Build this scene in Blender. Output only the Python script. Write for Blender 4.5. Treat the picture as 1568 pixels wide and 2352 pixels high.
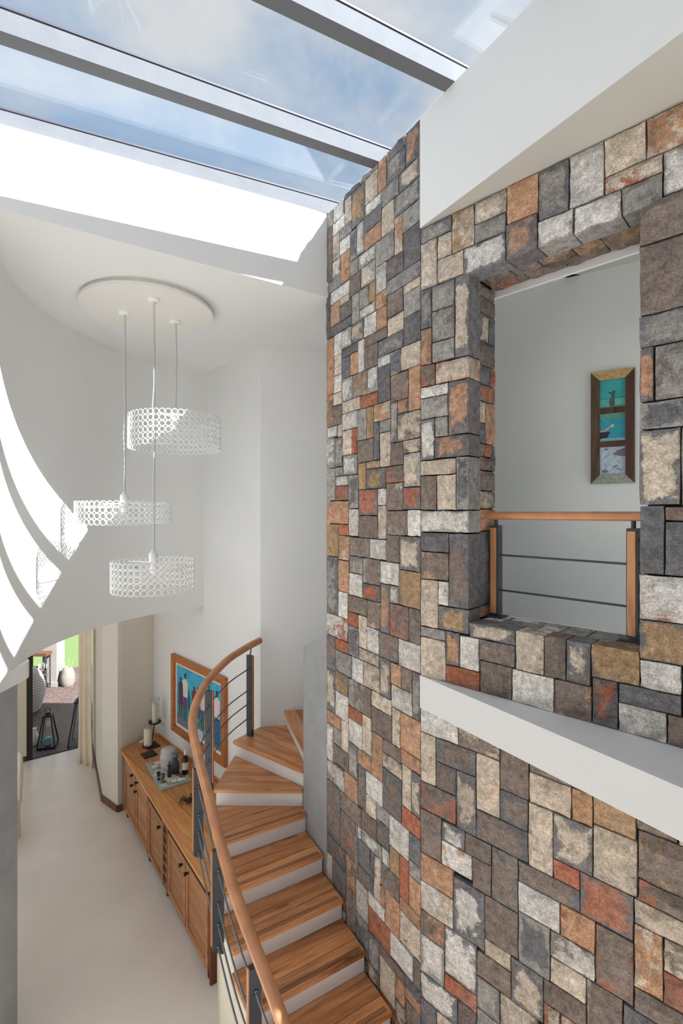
import bpy, bmesh, math, random
from mathutils import Vector, Matrix, noise
random.seed(7)
for o in list(bpy.data.objects): bpy.data.objects.remove(o)
scene = bpy.context.scene
COL = scene.collection

# ------------------------------------------------------------------ camera, sky, sun, exposure
cam_d = bpy.data.cameras.new('camera'); cam = bpy.data.objects.new('camera', cam_d); COL.objects.link(cam)
cam_d.sensor_fit = 'VERTICAL'; cam_d.sensor_height = 36.0; cam_d.lens = 36.0 * 1141.0 / 2352.0
cam_d.clip_start = 0.02; cam_d.clip_end = 300
cam.location = (0, 0, 0); cam.rotation_euler = (math.radians(90), 0, 0)
scene.camera = cam

world = bpy.data.worlds.new('sky'); scene.world = world; world.use_nodes = True
wn, wl = world.node_tree.nodes, world.node_tree.links
wn.clear()
w_out = wn.new('ShaderNodeOutputWorld'); w_bg = wn.new('ShaderNodeBackground')
w_tc = wn.new('ShaderNodeTexCoord'); w_map = wn.new('ShaderNodeMapping'); w_map.inputs['Scale'].default_value = (1.0, 1.0, 1.6)
w_noise = wn.new('ShaderNodeTexNoise'); w_noise.inputs['Scale'].default_value = 2.3; w_noise.inputs['Detail'].default_value = 7; w_noise.inputs['Roughness'].default_value = 0.55
w_ramp = wn.new('ShaderNodeValToRGB')
w_ramp.color_ramp.elements[0].position = 0.40; w_ramp.color_ramp.elements[0].color = (0.48, 0.66, 0.90, 1)
w_ramp.color_ramp.elements[1].position = 0.58; w_ramp.color_ramp.elements[1].color = (1.0, 1.0, 1.0, 1)
wl.new(w_tc.outputs['Generated'], w_map.inputs['Vector']); wl.new(w_map.outputs['Vector'], w_noise.inputs['Vector'])
wl.new(w_noise.outputs['Fac'], w_ramp.inputs['Fac']); wl.new(w_ramp.outputs['Color'], w_bg.inputs['Color'])
w_bg.inputs['Strength'].default_value = 0.49
wl.new(w_bg.outputs['Background'], w_out.inputs['Surface'])

sun_d = bpy.data.lights.new('sun', 'SUN'); sun = bpy.data.objects.new('sun', sun_d); COL.objects.link(sun)
sun_d.energy = 13.0; sun_d.angle = math.radians(0.35); sun_d.color = (0.93, 0.965, 1.0)
SUN_FROM = Vector((1.078, -0.588, 1.0)).normalized()
sun.rotation_euler = SUN_FROM.to_track_quat('Z', 'Y').to_euler(); sun.location = SUN_FROM * 20

vs = scene.view_settings
vs.view_transform = 'Standard'; vs.look = 'None'; vs.gamma = 1.0; vs.use_curve_mapping = False
vs.exposure = 0.70
scene.cycles.max_bounces = 14; scene.cycles.diffuse_bounces = 8; scene.cycles.transparent_max_bounces = 16
scene.cycles.use_denoising = True

# ------------------------------------------------------------------ helpers
def lin(c):
    return tuple(((v / 255) / 12.92 if v / 255 <= 0.04045 else ((v / 255 + 0.055) / 1.055) ** 2.4) for v in c) + (1.0,)

MATS = {}
def mat(name, col, rough=0.6, metal=0.0, spec=None, var=0.06, scale=6.0, bump=0.0, bscale=40.0, stretch=(1, 1, 1), trans=0.0):
    """plain procedural material: colour varied by noise, optional noise bump"""
    if name in MATS: return MATS[name]
    m = bpy.data.materials.new(name); m.use_nodes = True
    n, l = m.node_tree.nodes, m.node_tree.links
    b = n['Principled BSDF']; b.inputs['Roughness'].default_value = rough; b.inputs['Metallic'].default_value = metal
    if spec is not None: b.inputs['Specular IOR Level'].default_value = spec
    if trans: b.inputs['Transmission Weight'].default_value = trans
    tc = n.new('ShaderNodeTexCoord'); mp = n.new('ShaderNodeMapping'); mp.inputs['Scale'].default_value = stretch
    l.new(tc.outputs['Object'], mp.inputs['Vector'])
    nz = n.new('ShaderNodeTexNoise'); nz.inputs['Scale'].default_value = scale; nz.inputs['Detail'].default_value = 5
    l.new(mp.outputs['Vector'], nz.inputs['Vector'])
    hs = n.new('ShaderNodeHueSaturation'); hs.inputs['Color'].default_value = lin(col)
    mr = n.new('ShaderNodeMapRange'); mr.inputs['From Min'].default_value = 0.3; mr.inputs['From Max'].default_value = 0.7
    mr.inputs['To Min'].default_value = 1 - var; mr.inputs['To Max'].default_value = 1 + var
    l.new(nz.outputs['Fac'], mr.inputs['Value']); l.new(mr.outputs['Result'], hs.inputs['Value']); l.new(hs.outputs['Color'], b.inputs['Base Color'])
    if bump:
        n2 = n.new('ShaderNodeTexNoise'); n2.inputs['Scale'].default_value = bscale; n2.inputs['Detail'].default_value = 6
        l.new(mp.outputs['Vector'], n2.inputs['Vector'])
        bp = n.new('ShaderNodeBump'); bp.inputs['Strength'].default_value = bump; bp.inputs['Distance'].default_value = 0.01
        l.new(n2.outputs['Fac'], bp.inputs['Height']); l.new(bp.outputs['Normal'], b.inputs['Normal'])
    MATS[name] = m; return m

def wood(name, dark, mid, light, rough=0.35, scale=1.0, axis=0, knots=True):
    """wood grain running along local axis (0 x, 2 z), different on every object"""
    if name in MATS: return MATS[name]
    m = bpy.data.materials.new(name); m.use_nodes = True
    n, l = m.node_tree.nodes, m.node_tree.links
    b = n['Principled BSDF']; b.inputs['Roughness'].default_value = rough
    tc = n.new('ShaderNodeTexCoord'); oi = n.new('ShaderNodeObjectInfo')
    mu = n.new('ShaderNodeVectorMath'); mu.operation = 'SCALE'; mu.inputs[0].default_value = (13.0, 7.0, 5.0); l.new(oi.outputs['Random'], mu.inputs['Scale'])
    ad = n.new('ShaderNodeVectorMath'); ad.operation = 'ADD'; l.new(tc.outputs['Object'], ad.inputs[0]); l.new(mu.outputs['Vector'], ad.inputs[1])
    mp = n.new('ShaderNodeMapping'); s = [14 * scale] * 3; s[axis] = 1.3 * scale; mp.inputs['Scale'].default_value = s
    l.new(ad.outputs['Vector'], mp.inputs['Vector'])
    nz = n.new('ShaderNodeTexNoise'); nz.inputs['Scale'].default_value = 1.6; nz.inputs['Detail'].default_value = 8; nz.inputs['Roughness'].default_value = 0.62; nz.inputs['Distortion'].default_value = 0.9
    l.new(mp.outputs['Vector'], nz.inputs['Vector'])
    r = n.new('ShaderNodeValToRGB'); e = r.color_ramp.elements
    e[0].position = 0.30; e[0].color = lin(dark); e[1].position = 0.72; e[1].color = lin(light)
    x = e.new(0.5); x.color = lin(mid)
    l.new(nz.outputs['Fac'], r.inputs['Fac'])
    hs = n.new('ShaderNodeHueSaturation'); mr = n.new('ShaderNodeMapRange'); mr.inputs['To Min'].default_value = 0.82; mr.inputs['To Max'].default_value = 1.15
    l.new(oi.outputs['Random'], mr.inputs['Value']); l.new(mr.outputs['Result'], hs.inputs['Value']); l.new(r.outputs['Color'], hs.inputs['Color'])
    last = hs.outputs['Color']
    if knots:
        mk = n.new('ShaderNodeMapping'); k = [7.0] * 3; k[axis] = 2.6; mk.inputs['Scale'].default_value = k; l.new(ad.outputs['Vector'], mk.inputs['Vector'])
        nk = n.new('ShaderNodeTexNoise'); nk.inputs['Scale'].default_value = 1.0; nk.inputs['Detail'].default_value = 3; l.new(mk.outputs['Vector'], nk.inputs['Vector'])
        rk = n.new('ShaderNodeValToRGB'); rk.color_ramp.elements[0].position = 0.62; rk.color_ramp.elements[0].color = (0, 0, 0, 1); rk.color_ramp.elements[1].position = 0.75; rk.color_ramp.elements[1].color = (0.75, 0.75, 0.75, 1)
        l.new(nk.outputs['Fac'], rk.inputs['Fac'])
        mx = n.new('ShaderNodeMixRGB'); mx.inputs['Color2'].default_value = lin([v * 0.5 for v in dark]); l.new(rk.outputs['Color'], mx.inputs['Fac']); l.new(last, mx.inputs['Color1']); last = mx.outputs['Color']
    l.new(last, b.inputs['Base Color'])
    bp = n.new('ShaderNodeBump'); bp.inputs['Strength'].default_value = 0.12; bp.inputs['Distance'].default_value = 0.004
    l.new(nz.outputs['Fac'], bp.inputs['Height']); l.new(bp.outputs['Normal'], b.inputs['Normal'])
    MATS[name] = m; return m

def glass_mat(name, tint, gloss=0.035):
    """thin clear pane: passes light, reflects at grazing angles"""
    if name in MATS: return MATS[name]
    m = bpy.data.materials.new(name); m.use_nodes = True
    n, l = m.node_tree.nodes, m.node_tree.links; n.clear()
    out = n.new('ShaderNodeOutputMaterial'); tr = n.new('ShaderNodeBsdfTransparent'); tr.inputs['Color'].default_value = tint
    gl = n.new('ShaderNodeBsdfGlossy'); gl.inputs['Roughness'].default_value = 0.01
    lw = n.new('ShaderNodeLayerWeight'); lw.inputs['Blend'].default_value = 0.5
    pw = n.new('ShaderNodeMath'); pw.operation = 'POWER'; pw.inputs[1].default_value = 5.0; l.new(lw.outputs['Facing'], pw.inputs[0])
    fr = n.new('ShaderNodeMath'); fr.operation = 'MULTIPLY_ADD'; fr.inputs[1].default_value = 0.9; fr.inputs[2].default_value = gloss; l.new(pw.outputs[0], fr.inputs[0])
    mx = n.new('ShaderNodeMixShader'); l.new(fr.outputs[0], mx.inputs['Fac']); l.new(tr.outputs['BSDF'], mx.inputs[1]); l.new(gl.outputs['BSDF'], mx.inputs[2])
    l.new(mx.outputs['Shader'], out.inputs['Surface'])
    MATS[name] = m; return m

PAL = {'d': (114, 114, 117), 'g': (158, 154, 148), 'w': (214, 209, 202), 'c': (204, 189, 171), 't': (132, 118, 109), 'o': (190, 148, 118), 'r': (172, 110, 86), 'y': (172, 143, 110)}
def stone_mat(code):
    """split stone: main colour, second colour in broken patches or round the rim, mottling, speckle, rough relief"""
    key = 'stone_' + code
    if key in MATS: return MATS[key]
    a = code[0]; two = len(code) > 1; c2 = code[1] if two else {'d': 't', 'g': 'd', 'w': 'g', 'c': 'g', 't': 'd', 'o': 't', 'r': 't', 'y': 't'}[a]
    rim = two and ((a == 'd') != (c2 == 'd') or (a == 'g' and c2 in 'wcoy'))      # dark broken rim round a paler face
    if rim and a in 'dg': face, other = c2, a
    else: face, other = a, c2
    m = bpy.data.materials.new(key); m.use_nodes = True
    n, l = m.node_tree.nodes, m.node_tree.links
    b = n['Principled BSDF']; b.inputs['Roughness'].default_value = 0.92; b.inputs['Specular IOR Level'].default_value = 0.2
    tc = n.new('ShaderNodeTexCoord'); oi = n.new('ShaderNodeObjectInfo')
    mu = n.new('ShaderNodeVectorMath'); mu.operation = 'SCALE'; mu.inputs[0].default_value = (37.0, 19.0, 23.0); l.new(oi.outputs['Random'], mu.inputs['Scale'])
    ad = n.new('ShaderNodeVectorMath'); ad.operation = 'ADD'; l.new(tc.outputs['Object'], ad.inputs[0]); l.new(mu.outputs['Vector'], ad.inputs[1])
    def nn(scale, detail, rough=0.6, dist=0.0):
        x = n.new('ShaderNodeTexNoise'); x.inputs['Scale'].default_value = scale; x.inputs['Detail'].default_value = detail; x.inputs['Roughness'].default_value = rough; x.inputs['Distortion'].default_value = dist
        l.new(ad.outputs['Vector'], x.inputs['Vector']); return x
    def mth(op, x, y=None, z=None):
        q = n.new('ShaderNodeMath'); q.operation = op
        for i, w in enumerate((x, y, z)):
            if w is None: continue
            if isinstance(w, (int, float)): q.inputs[i].default_value = w
            else: l.new(w, q.inputs[i])
        return q.outputs[0]
    def rng(x, f0, f1, t0, t1):
        q = n.new('ShaderNodeMapRange'); q.inputs['From Min'].default_value = f0; q.inputs['From Max'].default_value = f1; q.inputs['To Min'].default_value = t0; q.inputs['To Max'].default_value = t1; l.new(x, q.inputs['Value']); return q.outputs[0]
    big = nn(8, 10, 0.68, 0.4).outputs['Fac']; mid = nn(24, 8, 0.72).outputs['Fac']; fine = nn(110, 5, 0.75).outputs['Fac']; warm = nn(5, 4).outputs['Fac']
    sx = n.new('ShaderNodeSeparateXYZ'); l.new(tc.outputs['Generated'], sx.inputs[0])
    ex = mth('ABSOLUTE', mth('SUBTRACT', sx.outputs['X'], 0.5)); ez = mth('ABSOLUTE', mth('SUBTRACT', sx.outputs['Z'], 0.5))
    em = mth('POWER', mth('MAXIMUM', ex, ez), 3.0)                                  # 0 in the middle, 0.125 on the rim
    rnd = rng(oi.outputs['Random'], 0, 1, -0.05, 0.05)
    mask = mth('ADD', mth('ADD', mth('MULTIPLY', em, 2.4 if rim else 0.5), big), rnd)
    th = 0.61 if rim else (0.56 if two else 0.60)
    mask = rng(mask, th, th + (0.06 if two else 0.14), 0.0, 0.92 if two else 0.7)
    mx = n.new('ShaderNodeMixRGB'); l.new(mask, mx.inputs['Fac']); mx.inputs['Color1'].default_value = lin(PAL[face]); mx.inputs['Color2'].default_value = lin(PAL[other])
    m2 = n.new('ShaderNodeMixRGB'); l.new(rng(warm, 0.45, 0.75, 0.0, 0.45), m2.inputs['Fac']); l.new(mx.outputs['Color'], m2.inputs['Color1']); m2.inputs['Color2'].default_value = lin((140, 130, 122))
    val = mth('MULTIPLY', mth('MULTIPLY', rng(mid, 0.30, 0.70, 0.55, 1.45), rng(fine, 0.32, 0.60, 0.60, 1.25)), rng(oi.outputs['Random'], 0, 1, 1.12, 0.88))
    hs = n.new('ShaderNodeHueSaturation'); l.new(m2.outputs['Color'], hs.inputs['Color']); l.new(val, hs.inputs['Value']); l.new(hs.outputs['Color'], b.inputs['Base Color'])
    bp = n.new('ShaderNodeBump'); bp.inputs['Strength'].default_value = 0.85; bp.inputs['Distance'].default_value = 0.014
    l.new(mth('MULTIPLY_ADD', fine, 0.3, mid), bp.inputs['Height']); l.new(bp.outputs['Normal'], b.inputs['Normal'])
    MATS[key] = m; return m

W = {}          # world matrix of every object made here
def register(o, M, parent=None):
    COL.objects.link(o)
    if parent is not None:
        o.parent = parent; o.matrix_basis = W[parent.name].inverted() @ M
    else: o.matrix_basis = M
    W[o.name] = M
    return o
def tag(o, label=None, cat=None, group=None, kind=None):
    if label: o['label'] = label
    if cat: o['category'] = cat
    if group: o['group'] = group
    if kind: o['kind'] = kind
    return o
def empty(name, loc, label=None, cat=None, group=None, kind=None, rz=0.0, parent=None):
    o = bpy.data.objects.new(name, None); o.empty_display_size = 0.05
    register(o, Matrix.Translation(Vector(loc)) @ Matrix.Rotation(rz, 4, 'Z'), parent)
    return tag(o, label, cat, group, kind)

class MB:
    """collects boxes, prisms, tubes and lathes, then links them as ONE mesh object"""
    def __init__(s): s.v = []; s.f = []; s.mi = []; s.sm = []
    def add(s, v, f, mi=0, smooth=False):
        k = len(s.v); s.v += [Vector(p) for p in v]
        for q in f: s.f.append([i + k for i in q]); s.mi.append(mi); s.sm.append(smooth)
        return s
    def box(s, c, ex, ey, ez, mi=0):
        """box by centre and three half-extent vectors"""
        c, ex, ey, ez = Vector(c), Vector(ex), Vector(ey), Vector(ez)
        p = [c + a * ex + b_ * ey + d * ez for d in (-1, 1) for b_ in (-1, 1) for a in (-1, 1)]
        return s.add(p, [(0, 2, 3, 1), (4, 5, 7, 6), (0, 1, 5, 4), (2, 6, 7, 3), (0, 4, 6, 2), (1, 3, 7, 5)], mi)
    def abox(s, x0, x1, y0, y1, z0, z1, mi=0):
        return s.box(((x0 + x1) / 2, (y0 + y1) / 2, (z0 + z1) / 2), ((x1 - x0) / 2, 0, 0), (0, (y1 - y0) / 2, 0), (0, 0, (z1 - z0) / 2), mi)
    def prism(s, poly, z0, z1, mi=0):
        """vertical prism over a plan polygon; z0/z1 may be lists per corner"""
        n = len(poly); A = sum(poly[i][0] * poly[(i + 1) % n][1] - poly[(i + 1) % n][0] * poly[i][1] for i in range(n))
        if A < 0:
            poly = poly[::-1]
            if isinstance(z0, (list, tuple)): z0 = z0[::-1]
            if isinstance(z1, (list, tuple)): z1 = z1[::-1]
        Z0 = z0 if isinstance(z0, (list, tuple)) else [z0] * n; Z1 = z1 if isinstance(z1, (list, tuple)) else [z1] * n
        v = [(p[0], p[1], Z0[i]) for i, p in enumerate(poly)] + [(p[0], p[1], Z1[i]) for i, p in enumerate(poly)]
        f = [tuple(range(n - 1, -1, -1)), tuple(range(n, 2 * n))] + [(i, (i + 1) % n, n + (i + 1) % n, n + i) for i in range(n)]
        return s.add(v, f, mi)
    def tube(s, pts, r, seg=10, mi=0, closed=False, cap=True):
        pts = [Vector(p) for p in pts]; n = len(pts); R = r if isinstance(r, (list, tuple)) else [r] * n
        rings = []; up = None
        for i, p in enumerate(pts):
            if closed: t = (pts[(i + 1) % n] - pts[i - 1]).normalized()
            else: t = (pts[min(i + 1, n - 1)] - pts[max(i - 1, 0)]).normalized()
            if up is None: up = t.cross(Vector((0, 0, 1)) if abs(t.z) < 0.9 else Vector((1, 0, 0))).normalized()
            up = (up - t * up.dot(t)).normalized(); w = t.cross(up)
            rings.append([p + R[i] * (math.cos(2 * math.pi * k / seg) * up + math.sin(2 * math.pi * k / seg) * w) for k in range(seg)])
        v = [q for g in rings for q in g]; f = []
        for i in range(n if closed else n - 1):
            j = (i + 1) % n
            for k in range(seg): f.append((i * seg + k, i * seg + (k + 1) % seg, j * seg + (k + 1) % seg, j * seg + k))
        s.add(v, f, mi, True)
        if cap and not closed:
            s.add(rings[0], [tuple(range(seg - 1, -1, -1))], mi); s.add(rings[-1], [tuple(range(seg))], mi)
        return s
    def lathe(s, c, prof, seg=24, mi=0, smooth=True):
        """profile of (radius, z) turned round a vertical axis through c"""
        c = Vector(c); v = []; f = []
        for r, z in prof:
            for k in range(seg):
                a = 2 * math.pi * k / seg; v.append(c + Vector((r * math.cos(a), r * math.sin(a), z)))
        for i in range(len(prof) - 1):
            for k in range(seg): f.append((i * seg + k, i * seg + (k + 1) % seg, (i + 1) * seg + (k + 1) % seg, (i + 1) * seg + k))
        s.add(v, f, mi, smooth)
        if prof[0][0] > 1e-4: s.add(v[:seg], [tuple(range(seg - 1, -1, -1))], mi)
        if prof[-1][0] > 1e-4: s.add(v[-seg:], [tuple(range(seg))], mi)
        return s
    def build(s, name, m, parent=None, M=None, bevel=0.0, local=False):
        """link as one object; vertices are world coordinates unless local"""
        if M is None:
            if parent is not None: M = W[parent.name].copy()
            else:
                lo = Vector((min(p.x for p in s.v), min(p.y for p in s.v), min(p.z for p in s.v))); hi = Vector((max(p.x for p in s.v), max(p.y for p in s.v), max(p.z for p in s.v)))
                M = Matrix.Translation(Vector(((lo.x + hi.x) / 2, (lo.y + hi.y) / 2, lo.z)))
        inv = M.inverted()
        me = bpy.data.meshes.new(name); me.from_pydata([tuple(p if local else inv @ p) for p in s.v], [], s.f)
        for mm in (m if isinstance(m, (list, tuple)) else [m]): me.materials.append(mm)
        me.polygons.foreach_set('material_index', s.mi); me.polygons.foreach_set('use_smooth', s.sm)
        me.update()
        if bevel:
            bm = bmesh.new(); bm.from_mesh(me); bmesh.ops.remove_doubles(bm, verts=bm.verts, dist=1e-5)
            es = [e for e in bm.edges if len(e.link_faces) == 2 and e.calc_face_angle(0) > 0.6]
            bmesh.ops.bevel(bm, geom=es, offset=bevel, segments=2, affect='EDGES', clamp_overlap=True)
            bm.to_mesh(me); bm.free()
        o = bpy.data.objects.new(name, me)
        return register(o, M, parent)
def struct(o): o['kind'] = 'structure'; return o
def spline(pts, n=8):
    """Catmull-Rom through the points"""
    P_ = [Vector(p) for p in pts]; out = []
    for i in range(len(P_) - 1):
        a, b_, c, d = P_[max(i - 1, 0)], P_[i], P_[i + 1], P_[min(i + 2, len(P_) - 1)]
        for k in range(n):
            t = k / n; out.append(0.5 * ((2 * b_) + (c - a) * t + (2 * a - 5 * b_ + 4 * c - d) * t * t + (3 * b_ - a - 3 * c + d) * t ** 3))
    out.append(P_[-1]); return out

# ------------------------------------------------------------------ plan of the house (metres, eye level is z = 0)
FL, GF, GB, CZ, TOP = -4.157, -1.02, -1.22, 1.77, 2.46     # lower floor, gallery floor, gallery slab underside, ceiling, top of stone wall
O = Vector((0.489, 3.1, 0)); Z = Vector((0, 0, 1))
DP = Vector((-0.5197, 0.8544, 0)); NP = Vector((-0.8544, -0.5197, 0))     # straight stone wall: along (away), out of face (room side)
DB = Vector((0.7111, -0.7031, 0)); NB = Vector((-0.7031, -0.7111, 0))     # stone wall with the opening: along (towards viewer), out of face
def Pp(s, o=0.0, z=0.0): return O + DP * s + NP * o + Z * z
def Bp(s, o=0.0, z=0.0): return O + DB * s + NB * o + Z * z
def xy(v): return (v.x, v.y)
OS0, OS1, OZ0, OZ1 = 0.339, 1.206, -0.635, 1.37                            # opening in the stone wall
PE = 1.176                                                                  # far end of the straight stone wall
BT = 0.33                                                                   # thickness of the wall with the opening
CC, CR = Vector((-0.18, 4.48, 0)), 2.43                                     # curved wall
CORNER = Vector((-0.884, 5.42, 0)); WD = Vector((-0.955, 1, 0)).normalized(); WN = Vector((-WD.y, WD.x, 0)) * -1   # picture wall
if WN.dot(-CORNER) < 0: WN = -WN

M_WHITE = mat('white_plaster', (228, 228, 226), 0.9, var=0.015, scale=1.5, bump=0.05, bscale=60)
M_PIER = mat('warm_plaster', (226, 220, 209), 0.9, var=0.015, scale=1.5)
M_CREAM = mat('cream_plaster', (222, 214, 196), 0.9, var=0.02, scale=1.5, bump=0.05, bscale=60)
M_MORTAR = mat('dark_mortar', (36, 35, 36), 0.95, var=0.2, scale=30, bump=0.3, bscale=120)
M_MORTAR_L = mat('grey_mortar', (150, 147, 138), 0.95, var=0.12, scale=30, bump=0.3, bscale=120)
M_CONC = mat('grey_concrete', (150, 151, 152), 0.85, var=0.09, scale=5, bump=0.12, bscale=50)
M_BEAM = mat('pale_concrete', (102, 103, 105), 0.8, var=0.06, scale=9, bump=0.1, bscale=50)
M_FLOOR = mat('polished_screed', (234, 226, 218), 0.26, var=0.07, scale=1.3)
M_STEEL = mat('charcoal_steel', (62, 66, 72), 0.45, metal=0.3, var=0.04)
M_ROD = mat('brushed_steel', (120, 124, 130), 0.3, metal=0.8, var=0.04)
M_BASE = wood('dark_skirting', (78, 44, 28), (104, 62, 40), (130, 82, 54), 0.4, knots=False)
M_RAIL = mat('rail_wood', (192, 134, 94), 0.22, var=0.16, scale=9, bump=0.04, bscale=60)
M_RAILV = wood('inlay_wood', (150, 96, 58), (186, 128, 82), (206, 150, 102), 0.4, scale=0.8, axis=2, knots=False)
M_TREAD = wood('tread_wood', (138, 84, 50), (200, 138, 90), (224, 170, 122), 0.3, axis=0, scale=0.55)
M_GROOVE = mat('groove_dark', (58, 34, 20), 0.7)
M_CAB = wood('cabinet_wood', (150, 98, 60), (178, 122, 78), (200, 146, 100), 0.4, axis=0, knots=False)
M_CABTOP = wood('worktop_wood', (186, 118, 62), (210, 144, 84), (226, 168, 108), 0.3, axis=0, knots=False)
M_DARKWOOD_SHADE = mat('dark_wood_and_shade', (44, 24, 14), 0.6, var=0.1)  # dark timber, also used as painted shade below the worktop
M_BLACK = mat('black_iron', (24, 24, 26), 0.5, var=0.1)
M_GLASS = glass_mat('clear_glass', (0.95, 0.97, 0.97, 1))
M_SKYGLASS = glass_mat('roof_glass', (0.93, 0.95, 0.97, 1))

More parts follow.
